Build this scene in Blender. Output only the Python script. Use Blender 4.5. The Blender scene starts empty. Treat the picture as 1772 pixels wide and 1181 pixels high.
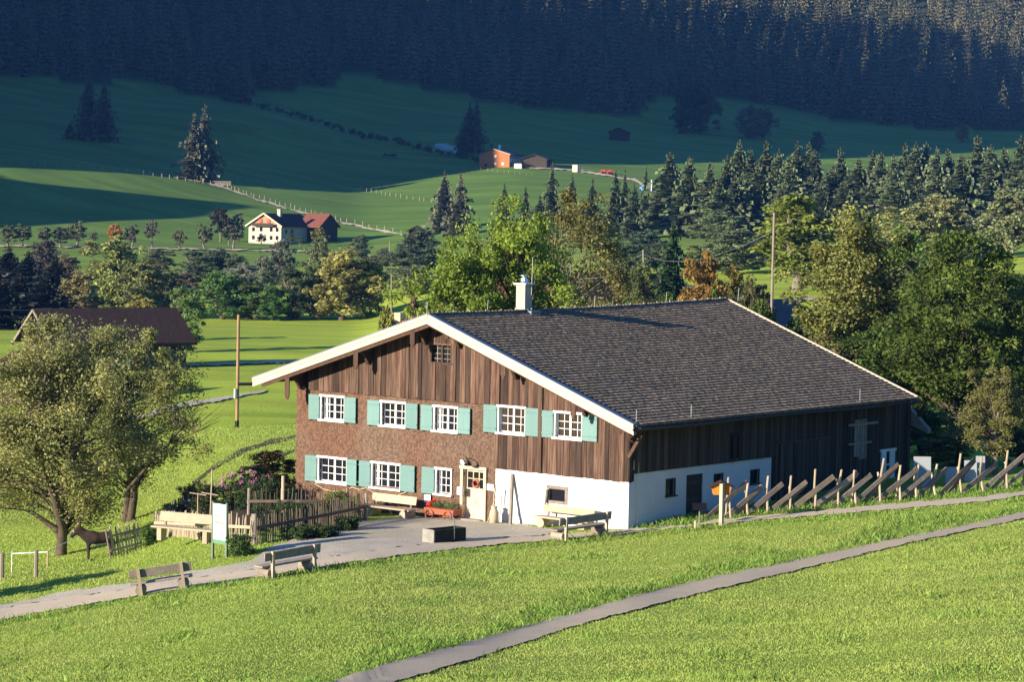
import bpy, bmesh, math, random
import numpy as np
from mathutils import Vector, Matrix
# ------------------------------------------------------------ camera, light, exposure
scene = bpy.context.scene
FPX, PITCH, ROLL, YAW = 4201.5, -.0522, .0181, -.6787
CAM = np.array([56.38, -77.47, 12.82])
_fw = np.array([math.sin(YAW)*math.cos(PITCH), math.cos(YAW)*math.cos(PITCH), math.sin(PITCH)])
_r0 = np.array([math.cos(YAW), -math.sin(YAW), 0.]); _u0 = np.cross(_r0, _fw)
_R = math.cos(ROLL)*_r0+math.sin(ROLL)*_u0; _U = -math.sin(ROLL)*_r0+math.cos(ROLL)*_u0
cam = bpy.data.cameras.new('camera'); camo = bpy.data.objects.new('camera', cam)
scene.collection.objects.link(camo); scene.camera = camo
cam.sensor_width = 36; cam.lens = FPX/1772*36; cam.clip_start = 1; cam.clip_end = 6000
camo.matrix_world = Matrix(((_R[0], _U[0], -_fw[0], CAM[0]), (_R[1], _U[1], -_fw[1], CAM[1]), (_R[2], _U[2], -_fw[2], CAM[2]), (0, 0, 0, 1)))
SH = np.array([.31, .95]); SH = SH/np.hypot(*SH); TANE = .26      # the sun's travel over the ground, and how fast it drops
w = bpy.data.worlds.new('World'); scene.world = w; w.use_nodes = True
_nt = w.node_tree; _sky = _nt.nodes.new('ShaderNodeTexSky'); _sky.sky_type = 'NISHITA'; _sky.sun_disc = False
_sky.sun_elevation = math.atan(TANE); _sky.sun_rotation = math.atan2(-SH[0], -SH[1]); _sky.air_density = 1.2; _sky.dust_density = .3; _sky.ozone_density = 2.5
_bg = _nt.nodes['Background']; _mx = _nt.nodes.new('ShaderNodeVectorMath'); _mx.operation = 'MULTIPLY'; _mx.inputs[1].default_value = (.42, .86, 1.6)
_nt.links.new(_sky.outputs[0], _mx.inputs[0]); _nt.links.new(_mx.outputs[0], _bg.inputs[0]); _bg.inputs[1].default_value = .058
_sl = bpy.data.lights.new('sun', 'SUN'); _sl.energy = 5; _sl.angle = math.radians(.5); _sl.color = (1, .87, .68)
_so = bpy.data.objects.new('sun', _sl); scene.collection.objects.link(_so)
_so.rotation_euler = Vector((SH[0], SH[1], -TANE)).to_track_quat('-Z', 'Y').to_euler()
scene.view_settings.view_transform = 'Standard'; scene.view_settings.look = 'None'
scene.view_settings.exposure = 1.2; scene.view_settings.gamma = 1
scene.render.engine = 'CYCLES'
scene.cycles.max_bounces = 6; scene.cycles.transparent_max_bounces = 8; scene.cycles.volume_bounces = 0
rng = np.random.default_rng(7); random.seed(7)
# ------------------------------------------------------------ pixels, rays, terrain
def ray(u, v): return _fw+(u-886)/FPX*_R-(v-590.5)/FPX*_U
def onY(u, v, y): d = ray(u, v); return CAM+d*(y-CAM[1])/d[1]
def onX(u, v, x): d = ray(u, v); return CAM+d*(x-CAM[0])/d[0]
def proj(P):
    d = np.asarray(P, float)-CAM; k = d@_fw
    return 886+FPX*(d@_R)/k, 590.5-FPX*(d@_U)/k
_AZ0 = math.atan2(_fw[1], _fw[0])
def azr(x, y):
    a = np.arctan2(y-CAM[1], x-CAM[0])-_AZ0
    a = (a+np.pi) % (2*np.pi)-np.pi
    return -a, np.hypot(x-CAM[0], y-CAM[1])
COLS = {
 0: [(62,1181),(84,1065),(100,1002),(112,972),(125,905),(140,862),(172,770),(205,712),(270,640),(400,560),(520,490),(620,437),(690,418),(735,382),(785,312),(815,282),(870,262),(1000,228),(1150,140),(1400,0),(1800,-190)],
 200: [(58,1181),(84,1030),(99,976),(108,945),(120,900),(140,842),(172,765),(205,706),(270,636),(400,557),(520,490),(620,437),(690,419),(740,382),(785,335),(828,298),(880,278),(1000,232),(1150,150),(1420,0),(1800,-190)],
 400: [(55,1181),(84,1000),(92,950),(100,905),(113,862),(135,810),(172,742),(205,695),(270,633),(400,555),(520,490),(620,437),(690,422),(740,392),(790,352),(845,317),(950,265),(1060,183),(1110,184),(1200,160),(1450,0),(1800,-180)],
 620: [(54,1181),(82,985),(92,935),(100,903),(113,858),(140,795),(172,735),(205,692),(270,630),(400,556),(520,490),(620,437),(690,420),(740,397),(800,365),(865,333),(950,275),(1040,232),(1090,233),(1250,130),(1480,0),(1800,-165)],
 886: [(53,1181),(64,1100),(81,1000),(90,950),(97,915),(101,903),(125,822),(170,725),(250,618),(330,530),(400,498),(520,440),(620,410),(700,380),(780,350),(880,300),(950,265),(1050,225),(1200,175),(1500,0),(1800,-150)],
 1085: [(52,1181),(64,1092),(81,990),(90,945),(96,917),(110,862),(125,812),(170,712),(250,608),(330,513),(400,492),(520,440),(620,412),(700,372),(780,340),(850,318),(950,285),(1050,250),(1150,214),(1500,30),(1800,-130)],
 1400: [(50,1181),(64,1085),(80,985),(90,925),(97,890),(104,866),(115,826),(135,764),(170,685),(230,600),(330,505),(400,478),(520,435),(650,400),(700,378),(800,348),(900,315),(1000,284),(1060,265),(1150,236),(1250,200),(1500,60),(1800,-110)],
 1772: [(48,1181),(60,1085),(75,985),(90,905),(100,862),(115,815),(135,749),(170,659),(230,579),(330,495),(430,440),(520,420),(650,395),(700,378),(800,350),(900,318),(1000,288),(1080,263),(1160,240),(1260,212),(1500,70),(1800,-100)],
}
_RG = np.concatenate([np.arange(0, 30, 3.), np.arange(30, 140, .6), np.arange(140, 420, 3.), np.arange(420, 1000, 6.), np.arange(1000, 1800.1, 20.)])
_ca, _cz = [], []
for _u in sorted(COLS):
    _t = COLS[_u]; _d = ray(_u, 800); _a, _ = azr(CAM[0]+_d[0], CAM[1]+_d[1])
    _rr = [0, 10, 22]; _zz = [11.1, 9.9, 7.9]
    if True:
        for _r, _v in _t:
            _d = ray(_u, _v); _rr.append(_r); _zz.append(CAM[2]+_d[2]/math.hypot(_d[0], _d[1])*_r)
    _z = np.interp(_RG, _rr, _zz)
    _ca.append(float(_a)); _cz.append(_z)
_ca = np.array(_ca); _cz = np.array(_cz)
def _ag():
    n = 260; core = np.linspace(-.30, .30, n)
    side = np.linspace(.30, math.pi, 40)[1:]
    return np.concatenate([-side[::-1], core, side])
_AG = _ag()
_H = np.zeros((len(_AG), len(_RG)))
for _j in range(len(_RG)):
    _H[:, _j] = np.interp(_AG, _ca, _cz[:, _j])
# smooth across azimuth and a little along r
for _k in range(10):
    _Hs = _H.copy(); _Hs[1:-1] = (_H[:-2]+2*_H[1:-1]+_H[2:])/4; _H = _Hs
for _k in range(3):
    _Hs = _H.copy(); _Hs[:, 1:-1] = (_H[:, :-2]+2*_H[:, 1:-1]+_H[:, 2:])/4; _H = _Hs
_px = CAM[0]+np.cos(_AZ0-_AG)[:, None]*_RG[None]; _py = CAM[1]+np.sin(_AZ0-_AG)[:, None]*_RG[None]
_amp = np.interp(_RG, [0, 150, 450, 700, 1200], [0, .08, .15, .7, 1.2])[None]
_amp2 = np.clip(_RG/60, 0, 1)[None]*np.where(_RG < 140, 1, .5)[None]
_near = (np.hypot(_px+5, _py-10) < 22)
_H += np.where(_near, 0, .04*_amp2*(np.sin(_px*.9+1.3*np.sin(_py*.31))*np.sin(_py*.8+np.sin(_px*.4))))
_H += 1.1*_amp*np.sin(_px*.021+.7*np.sin(_py*.013))*np.sin(_py*.017+1)
def hz(x, y):
    a, r = azr(np.asarray(x, float), np.asarray(y, float))
    a = np.clip(a, _AG[0], _AG[-1]); r = np.clip(r, 0, _RG[-1]-1e-6)
    i = np.clip(np.searchsorted(_AG, a, side='right')-1, 0, len(_AG)-2); j = np.clip(np.searchsorted(_RG, r, side='right')-1, 0, len(_RG)-2)
    s = (a-_AG[i])/(_AG[i+1]-_AG[i]); t = (r-_RG[j])/(_RG[j+1]-_RG[j])
    return (_H[i, j]*(1-s)+_H[i+1, j]*s)*(1-t)+(_H[i, j+1]*(1-s)+_H[i+1, j+1]*s)*t
_TS = np.concatenate([np.arange(28, 140, .1), np.arange(140, 500, .5), np.arange(500, 1790, 2.)])
def gp(u, v):
    """point of the ground seen at photo pixel (u, v)"""
    d = ray(u, v); d = d/math.hypot(d[0], d[1])
    X = CAM[0]+d[0]*_TS; Y = CAM[1]+d[1]*_TS; Z = CAM[2]+d[2]*_TS
    below = Z <= hz(X, Y)
    k = int(np.argmax(below)) if below.any() else len(_TS)-1
    return np.array([X[k], Y[k], float(hz(X[k], Y[k]))])
def at(u, r):
    """ground point in the direction of photo column u at distance r"""
    d = ray(u, 600); d = d/math.hypot(d[0], d[1])
    x, y = CAM[0]+d[0]*r, CAM[1]+d[1]*r
    return np.array([x, y, float(hz(x, y))])
# ------------------------------------------------------------ helpers
def tag(o, label=None, cat=None, group=None, kind=None):
    if label: o['label'] = label
    if cat: o['category'] = cat
    if group: o['group'] = group
    if kind: o['kind'] = kind
    return o
def empty(name, loc, label=None, cat=None, group=None, rz=0):
    o = bpy.data.objects.new(name, None); scene.collection.objects.link(o)
    o.location = [float(c) for c in loc]; o.rotation_euler = (0, 0, rz); o.empty_display_size = .2
    return tag(o, label, cat, group)
def link(name, me, mt=None, parent=None, world=True):
    o = bpy.data.objects.new(name, me); scene.collection.objects.link(o)
    if mt is not None:
        me.materials.clear(); me.materials.append(mt)
    if parent is not None:
        o.parent = parent
        if world: o.matrix_parent_inverse = PINV(parent)
    return o
def PINV(p):
    """undo a top-level thing's own placing, so that its parts may be given in world coordinates"""
    if p.parent is not None or p.type != 'EMPTY': return Matrix.Identity(4)
    return (Matrix.Translation(p.location) @ p.rotation_euler.to_matrix().to_4x4()).inverted()
def npmesh(name, V, F, attrs=None, smooth=False):
    V = np.asarray(V, np.float32); F = np.asarray(F, np.int32); k = F.shape[1]
    me = bpy.data.meshes.new(name); me.vertices.add(len(V)); me.vertices.foreach_set('co', V.ravel())
    me.loops.add(F.size); me.loops.foreach_set('vertex_index', F.ravel())
    me.polygons.add(len(F)); me.polygons.foreach_set('loop_start', np.arange(0, F.size, k, dtype=np.int32))
    me.polygons.foreach_set('loop_total', np.full(len(F), k, np.int32))
    if smooth: me.polygons.foreach_set('use_smooth', np.ones(len(F), bool))
    me.update(calc_edges=True)
    for n, a in (attrs or {}).items():
        at_ = me.attributes.new(n, 'FLOAT', 'POINT'); at_.data.foreach_set('value', np.asarray(a, np.float32))
    return me
class MB:
    """collects boxes, beams, tubes and prisms into one mesh"""
    def __init__(s): s.v = []; s.f = []; s.a = []
    def add(s, vs, fs, rnd=None):
        b = len(s.v); s.v += [tuple(map(float, q)) for q in vs]; s.f += [[b+i for i in f] for f in fs]
        s.a += [random.random() if rnd is None else rnd]*len(vs); return s
    def hexa(s, P, rnd=None):   # 8 points: bottom 4 ccw, top 4
        return s.add(P, [(3, 2, 1, 0), (4, 5, 6, 7), (0, 1, 5, 4), (1, 2, 6, 5), (2, 3, 7, 6), (3, 0, 4, 7)], rnd)
    def box(s, x0, x1, y0, y1, z0, z1, rnd=None):
        return s.hexa([(x0, y0, z0), (x1, y0, z0), (x1, y1, z0), (x0, y1, z0), (x0, y0, z1), (x1, y0, z1), (x1, y1, z1), (x0, y1, z1)], rnd)
    def beam(s, a, b, w, h, up=(0, 0, 1), rnd=None):
        a = Vector(a); b = Vector(b); d = (b-a).normalized(); up = Vector(up)
        if abs(d.dot(up)) > .98: up = Vector((1, 0, 0))
        x = d.cross(up).normalized()*w/2; y = x.cross(d).normalized()*h/2
        return s.hexa([a-x-y, a+x-y, b+x-y, b-x-y, a-x+y, a+x+y, b+x+y, b-x+y], rnd)
    def tube(s, pts, rad, n=6, rnd=None, cap=True):
        pts = [Vector(p) for p in pts]; rad = rad if isinstance(rad, (list, tuple)) else [rad]*len(pts)
        vs = []; fs = []
        for i, p in enumerate(pts):
            d = (pts[min(i+1, len(pts)-1)]-pts[max(i-1, 0)]).normalized()
            up = Vector((0, 0, 1)) if abs(d.z) < .9 else Vector((1, 0, 0))
            x = d.cross(up).normalized(); y = x.cross(d)
            for k in range(n):
                t = 2*math.pi*k/n; vs.append(p+(x*math.cos(t)+y*math.sin(t))*rad[i])
        for i in range(len(pts)-1):
            for k in range(n): fs.append((i*n+k, i*n+(k+1) % n, (i+1)*n+(k+1) % n, (i+1)*n+k))
        if cap: fs.append(tuple(range(n-1, -1, -1))); fs.append(tuple((len(pts)-1)*n+k for k in range(n)))
        return s.add(vs, fs, rnd)
    def prism(s, poly, fn, d0, d1, rnd=None):   # poly of 2D points; fn(a, b, depth) -> xyz
        n = len(poly); vs = [fn(a, b, d0) for a, b in poly]+[fn(a, b, d1) for a, b in poly]
        return s.add(vs, [tuple(range(n)), tuple(range(2*n-1, n-1, -1))]+[(i, i+n, (i+1) % n+n, (i+1) % n) for i in range(n)], rnd)
    def build(s, name, mt, parent=None, bevel=0, smooth=False):
        me = bpy.data.meshes.new(name); me.from_pydata(s.v, [], s.f); me.update()
        bm = bmesh.new(); bm.from_mesh(me); bmesh.ops.recalc_face_normals(bm, faces=bm.faces)
        bm.to_mesh(me); bm.free()
        at_ = me.attributes.new('rnd', 'FLOAT', 'POINT'); at_.data.foreach_set('value', np.array(s.a, np.float32))
        if smooth:
            for p in me.polygons: p.use_smooth = True
        o = link(name, me, mt, parent)
        if bevel:
            m = o.modifiers.new('bevel', 'BEVEL'); m.width = bevel; m.segments = 1; m.limit_method = 'ANGLE'
        return o
# ---- materials
def mat(name, col, rough=.8, noise=None, rnd=0., bump=None, spec=.3, objcol=False, metal=0., transl=0., extra=None, stretch=None):
    """noise: [(scale, amount, colour)] mixed over the base; rnd: brightness spread by piece"""
    m = bpy.data.materials.new(name); m.use_nodes = True; nt = m.node_tree; N = nt.nodes.new; L = nt.links.new
    p = nt.nodes['Principled BSDF']; p.inputs['Roughness'].default_value = rough; p.inputs['Metallic'].default_value = metal
    p.inputs['Specular IOR Level'].default_value = spec
    if objcol: c = N('ShaderNodeObjectInfo').outputs['Color']
    else:
        r = N('ShaderNodeRGB'); r.outputs[0].default_value = (*col, 1); c = r.outputs[0]
    geo = N('ShaderNodeNewGeometry').outputs['Position']
    if stretch:
        mp = N('ShaderNodeMapping'); mp.inputs['Scale'].default_value = stretch; L(geo, mp.inputs[0]); geo2 = mp.outputs[0]
    else: geo2 = geo
    for sc, amt, nc in (noise or []):
        n = N('ShaderNodeTexNoise'); n.inputs['Scale'].default_value = sc; n.inputs['Detail'].default_value = 5; n.inputs['Roughness'].default_value = .6
        L(geo2, n.inputs['Vector'])
        rm = N('ShaderNodeMapRange'); rm.inputs[1].default_value = .42; rm.inputs[2].default_value = .62; rm.inputs[4].default_value = amt
        L(n.outputs[0], rm.inputs[0])
        mx = N('ShaderNodeMix'); mx.data_type = 'RGBA'; L(rm.outputs[0], mx.inputs[0]); L(c, mx.inputs[6]); mx.inputs[7].default_value = (*nc, 1); c = mx.outputs[2]
    if rnd:
        at_ = N('ShaderNodeAttribute'); at_.attribute_name = 'rnd'
        rm = N('ShaderNodeMapRange'); rm.inputs[3].default_value = 1-rnd; rm.inputs[4].default_value = 1+rnd; L(at_.outputs['Fac'], rm.inputs[0])
        mx = N('ShaderNodeVectorMath'); mx.operation = 'SCALE'; L(c, mx.inputs[0]); L(rm.outputs[0], mx.inputs['Scale']); c = mx.outputs[0]
    L(c, p.inputs['Base Color'])
    if bump:
        n = N('ShaderNodeTexNoise'); n.inputs['Scale'].default_value = bump[0]; n.inputs['Detail'].default_value = 6; L(geo2, n.inputs['Vector'])
        b = N('ShaderNodeBump'); b.inputs['Strength'].default_value = bump[1]; b.inputs['Distance'].default_value = bump[2]
        L(n.outputs[0], b.inputs['Height']); L(b.outputs[0], p.inputs['Normal'])
    if transl:
        t = N('ShaderNodeBsdfTranslucent'); L(c, t.inputs[0]); ms = N('ShaderNodeMixShader'); ms.inputs[0].default_value = transl
        L(p.outputs[0], ms.inputs[1]); L(t.outputs[0], ms.inputs[2]); L(ms.outputs[0], nt.nodes['Material Output'].inputs[0])
    return m
def _mown():
    nt = M['ground'].node_tree; p = nt.nodes['Principled BSDF']; c = p.inputs['Base Color'].links[0].from_socket
    g = nt.nodes.new('ShaderNodeNewGeometry'); mp = nt.nodes.new('ShaderNodeMapping'); mp.inputs['Rotation'].default_value = (0, 0, -.62); mp.inputs['Scale'].default_value = (.012, .11, .11); nt.links.new(g.outputs['Position'], mp.inputs[0])
    n = nt.nodes.new('ShaderNodeTexNoise'); n.inputs['Scale'].default_value = 1.; n.inputs['Detail'].default_value = 6; n.inputs['Distortion'].default_value = .6; nt.links.new(mp.outputs[0], n.inputs['Vector'])
    r = nt.nodes.new('ShaderNodeMapRange'); r.inputs[1].default_value = .38; r.inputs[2].default_value = .62; r.inputs[3].default_value = .8; r.inputs[4].default_value = 1.12; nt.links.new(n.outputs[0], r.inputs[0])
    q = nt.nodes.new('ShaderNodeVectorMath'); q.operation = 'SCALE'; nt.links.new(c, q.inputs[0]); nt.links.new(r.outputs[0], q.inputs['Scale']); c = q.outputs[0]
    a = nt.nodes.new('ShaderNodeAttribute'); a.attribute_name = 'mown'
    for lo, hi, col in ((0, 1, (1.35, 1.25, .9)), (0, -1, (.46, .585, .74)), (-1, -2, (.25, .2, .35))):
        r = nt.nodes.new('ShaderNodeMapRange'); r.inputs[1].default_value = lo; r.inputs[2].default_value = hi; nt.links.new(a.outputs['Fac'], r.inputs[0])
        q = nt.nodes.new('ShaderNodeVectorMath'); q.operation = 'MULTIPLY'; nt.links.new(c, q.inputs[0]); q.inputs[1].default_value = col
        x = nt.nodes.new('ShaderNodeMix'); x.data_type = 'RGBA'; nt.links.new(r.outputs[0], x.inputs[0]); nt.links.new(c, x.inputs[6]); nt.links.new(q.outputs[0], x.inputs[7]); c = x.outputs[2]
    nt.links.new(c, p.inputs['Base Color'])
G1 = (.105, .17, .022); G2 = (.055, .125, .015); G3 = (.17, .19, .05); STR = (.24, .22, .09)
M = {}
M['ground'] = mat('meadow_grass', (.27, .37, .04), .9, [(.012, .8, (.19, .30, .035)), (.05, .5, (.33, .38, .06)), (.3, .5, (.20, .31, .035)), (1.3, .4, (.22, .32, .045)), (9, .3, (.36, .39, .09))], bump=(4, .5, .15), spec=.1)
_mown()
M['blade'] = mat('grass_blade', (.33, .44, .085), .6, [(.12, .6, (.42, .45, .13)), (.45, .6, (.28, .40, .07)), (2.2, .3, (.27, .37, .06)), (5, .3, (.46, .46, .16))], rnd=.18, transl=.35, spec=.2)
M['blade_dark'] = mat('lush_grass_blade', (.15, .29, .04), .6, [(.8, .6, (.24, .35, .06)), (3, .3, (.34, .36, .12))], rnd=.5, transl=.35, spec=.2)
M['asphalt'] = mat('old_asphalt', (.47, .385, .26), .9, [(.7, .6, (.54, .45, .31)), (.2, .4, (.40, .32, .22)), (14, .6, (.34, .28, .2))], bump=(40, .4, .02))
M['gravel'] = mat('grey_gravel', (.50, .44, .34), .95, [(1.2, .5, (.38, .33, .26)), (18, .8, (.66, .59, .47)), (.4, .5, (.36, .34, .2))], bump=(25, .9, .06))
M['sand'] = mat('sandy_track', (.56, .46, .31), .95, [(1., .5, (.46, .37, .25)), (.3, .4, (.5, .42, .28)), (16, .4, (.68, .56, .43))], bump=(30, .5, .03))
M['soil'] = mat('dark_soil', (.05, .035, .022), .95, [(3, .5, (.09, .06, .035))], bump=(10, .8, .1))
M['field'] = mat('ploughed_earth', (.30, .15, .08), .95, [(.3, .5, (.22, .16, .08))], bump=(1.5, .6, .3))
M['plaster'] = mat('white_lime_plaster', (.62, .62, .61), .9, [(1.2, .3, (.52, .51, .48)), (.4, .4, (.50, .49, .45)), (7, .2, (.54, .52, .48))], bump=(6, .25, .05))
M['shingle'] = mat('weathered_wall_shingle', (.118, .07, .046), .85, [(.2, .7, (.15, .102, .074)), (.12, .7, (.14, .06, .03))], rnd=.32)
M['plank'] = mat('weathered_brown_plank', (.058, .026, .015), .8, [(1.0, .7, (.085, .046, .03)), (5, .6, (.03, .013, .009)), (2, .45, (.16, .11, .08))], rnd=.65, bump=(8, .5, .02), stretch=(7, 7, .35))
M['darkplank'] = mat('dark_aged_plank', (.05, .034, .024), .9, [(1.0, .6, (.085, .062, .044))], rnd=.5, bump=(8, .4, .02), stretch=(7, 7, .4))
M['beam'] = mat('dark_brown_beam', (.06, .03, .018), .8, [(3, .5, (.11, .065, .045))], rnd=.2, stretch=(4, 4, 1))
M['pine'] = mat('new_pine_board', (.68, .53, .36), .6, [(1.2, .6, (.73, .61, .45)), (6, .4, (.52, .34, .18))], stretch=(.8, 3, 5), rnd=.06)
M['tile'] = mat('grey_roof_shingle', (.18, .14, .106), .95, [(.5, .5, (.23, .185, .145)), (.25, .4, (.14, .11, .085)), (1.5, .3, (.13, .125, .07))], rnd=.3, bump=(14, .5, .02), spec=.1)
M['white'] = mat('white_paint', (.80, .80, .78), .5, rnd=.03)
M['teal'] = mat('teal_paint', (.125, .235, .225), .6, [(2, .3, (.15, .27, .25))], rnd=.08)
M['glass'] = mat('window_glass', (.012, .013, .018), .12, spec=.3)
M['curtain'] = mat('net_curtain', (.42, .42, .42), .9)
M['inside'] = mat('dark_interior', (.02, .018, .016), .9)
M['cream'] = mat('cream_door_paint', (.58, .47, .32), .55, [(3, .2, (.54, .43, .29))])
M['black'] = mat('black_iron', (.015, .015, .018), .5, metal=.4)
M['gutter'] = mat('dark_copper_gutter', (.045, .048, .055), .45, metal=.5)
M['flash'] = mat('lead_flashing', (.16, .2, .26), .5, metal=.5)
M['steel'] = mat('bright_steel', (.6, .62, .65), .25, metal=.9)
M['concrete'] = mat('chimney_render', (.40, .36, .30), .9, [(4, .5, (.47, .43, .37))])
M['greywood'] = mat('grey_weathered_wood', (.26, .22, .18), .85, [(5, .6, (.16, .13, .11)), (1.2, .4, (.34, .29, .23))], rnd=.3, bump=(12, .5, .02))
M['shadedpicket'] = mat('shaded_weathered_picket', (.13, .10, .075), .9, [(5, .5, (.08, .065, .05))], rnd=.4)  # shaded copy of the picket wood: the fence's shade is in the colour
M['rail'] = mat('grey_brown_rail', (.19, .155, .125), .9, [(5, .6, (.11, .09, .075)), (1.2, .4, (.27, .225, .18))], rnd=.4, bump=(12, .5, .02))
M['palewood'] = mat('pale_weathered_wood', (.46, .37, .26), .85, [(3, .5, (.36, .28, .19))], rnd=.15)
M['polewood'] = mat('pole_wood', (.34, .21, .11), .85, [(2, .5, (.22, .15, .09))], rnd=.1)
M['oldpole'] = mat('grey_pole_wood', (.26, .22, .17), .85, [(2, .5, (.2, .17, .13))], rnd=.1)
M['bark'] = mat('tree_bark', (.075, .055, .04), .95, [(4, .6, (.13, .10, .075))], bump=(14, .7, .05))
M['greybark'] = mat('pale_bark', (.20, .18, .14), .95, [(2, .6, (.10, .08, .06))], bump=(8, .6, .05))
M['stone'] = mat('old_stone', (.3, .28, .25), .9, [(3, .6, (.16, .15, .13))], bump=(8, .6, .05))
M['mossy'] = mat('mossy_dark_wood', (.02, .02, .016), .9, [(4, .5, (.045, .05, .02))], bump=(8, .6, .03))
M['water'] = mat('dark_water', (.01, .014, .014), .05, spec=.6)
M['orange'] = mat('orange_wood', (.65, .22, .025), .6, [(5, .4, (.5, .18, .03))])
M['rust'] = mat('rusty_red_paint', (.35, .10, .055), .7, [(5, .5, (.25, .09, .05))])
M['redpaint'] = mat('red_paint', (.6, .05, .03), .5)
M['redtile'] = mat('red_roof_tile', (.045, .024, .018), .9, [(1., .5, (.03, .016, .012))], bump=(2, .5, .1))
M['orangetile'] = mat('bright_red_roof_tile', (.20, .07, .045), .8, [(.8, .5, (.15, .05, .035))], bump=(2, .5, .1))
M['slate'] = mat('dark_roof', (.06, .06, .075), .8, [(1, .4, (.09, .08, .08))])
M['barnwood'] = mat('dark_barn_boards', (.05, .036, .028), .9, [(.8, .5, (.08, .06, .04))], stretch=(3, 3, .3))
M['shinglefar'] = mat('orange_larch_boards', (.42, .15, .06), .8, [(.4, .5, (.5, .15, .04))])
M['plasterfar'] = mat('cream_plaster', (.50, .45, .35), .9)
M['blue'] = mat('blue_tarpaulin', (.05, .25, .6), .6, [(4, .4, (.5, .6, .7))])
M['whitesheet'] = mat('white_board', (.34, .36, .38), .8)
M['steelgreen'] = mat('green_painted_post', (.14, .19, .14), .5)
M['signwhite'] = mat('white_sign_face', (.82, .82, .80), .4)
M['signgreen'] = mat('green_sign_band', (.12, .25, .15), .4)
M['signgrey'] = mat('grey_print', (.25, .30, .26), .5)
M['donkey'] = mat('brown_donkey_coat', (.026, .019, .016), .9, [(2.0, .5, (.09, .045, .025))], bump=(40, .4, .01))
M['donkeylight'] = mat('pale_coat', (.5, .48, .45), .9)
M['rope'] = mat('straw_rope', (.62, .5, .28), .9)
M['wire'] = mat('grey_wire', (.35, .36, .38), .5)
M['tape'] = mat('white_fence_tape', (.75, .75, .72), .7)
M['forestfloor'] = mat('forest_floor', (.03, .045, .02), .95)
M['hay'] = mat('tan_cab', (.45, .36, .25), .7)
# leaves: the colour is each plant's own object colour; single leaves vary around it
def leafmat(name, transl, spread, sc):
    m = mat(name, (.1, .1, .1), .6, None, rnd=spread, objcol=True, transl=transl, spec=.25); return m
M['leaf'] = leafmat('leaf', .35, .55, 1); M['needle'] = leafmat('needle', .1, .5, 1)
M['flower'] = mat('pink_flower', (.55, .2, .4), .8, rnd=.3)
M['redflower'] = mat('red_flower', (.7, .03, .02), .6)
# ---- sheets laid on the ground between two photo-measured edges
def sheet(name, upper, lower, mt, lift=.05, du=6, nv=4, kind='structure', label=None):
    us = np.arange(max(upper[0][0], lower[0][0]), min(upper[-1][0], lower[-1][0])+.1, du)
    vu = np.interp(us, *zip(*upper)); vl = np.interp(us, *zip(*lower)); V = []; F = []
    for i, u in enumerate(us):
        a, b = gp(u, vu[i]+.7*math.sin(u*.13)+.6*math.sin(u*.41)+.5*math.sin(u*.09)), gp(u, vl[i]+.7*math.sin(u*.17+1)+.6*math.sin(u*.5)+.5*math.sin(u*.07))
        for k in range(nv+1):
            q = a+(b-a)*k/nv; V.append((q[0], q[1], float(hz(q[0], q[1]))+lift))
        if i:
            for k in range(nv):
                c = i*(nv+1)+k; F.append((c-nv-1, c, c+1, c-nv))
    o = link(name, npmesh(name, V, F, smooth=True), mt); return tag(o, label, kind=kind)
# ---- trees
def leaves(C, R, per, size, seed, flat=.8):
    """diamond leaves scattered round clump centres C with radii R"""
    g = np.random.default_rng(seed); K = len(C); n = K*per
    idx = np.repeat(np.arange(K), per); P = g.normal(size=(n, 3)); P /= np.linalg.norm(P, axis=1)[:, None]
    P *= (g.random(n)**.5)[:, None]; P[:, 2] *= flat
    out = P.copy(); P = C[idx]+P*R[idx][:, None]
    nrm = g.normal(size=(n, 3))*.8+out*.7+np.array([0, 0, .5]); nrm /= np.linalg.norm(nrm, axis=1)[:, None]
    t = np.cross(nrm, g.normal(size=(n, 3))); t /= np.linalg.norm(t, axis=1)[:, None]; b = np.cross(nrm, t)
    s = size*(.55+.8*g.random(n))[:, None]
    V = np.stack([P-t*s*.5, P-b*s*.28, P+t*s*.5, P+b*s*.28], 1).reshape(-1, 3)
    F = np.arange(4*n).reshape(-1, 4)
    cr = g.random(K); a = np.repeat(np.clip(.6*cr[idx]+.5*g.random(n), 0, 1), 4)
    return V, F, a
def limb(V, F, pts, rads, n=5):
    b0 = len(V); pts = np.array(pts)
    for i, p in enumerate(pts):
        d = pts[min(i+1, len(pts)-1)]-pts[max(i-1, 0)]; d = d/(np.linalg.norm(d)+1e-9)
        up = np.array([0, 0, 1.]) if abs(d[2]) < .9 else np.array([1., 0, 0]); x = np.cross(d, up); x /= np.linalg.norm(x); y = np.cross(x, d)
        for k in range(n):
            t = 2*math.pi*k/n; V.append(p+(x*math.cos(t)+y*math.sin(t))*rads[i])
    for i in range(len(pts)-1):
        for k in range(n): F.append((b0+i*n+k, b0+i*n+(k+1) % n, b0+(i+1)*n+(k+1) % n, b0+(i+1)*n+k))
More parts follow.
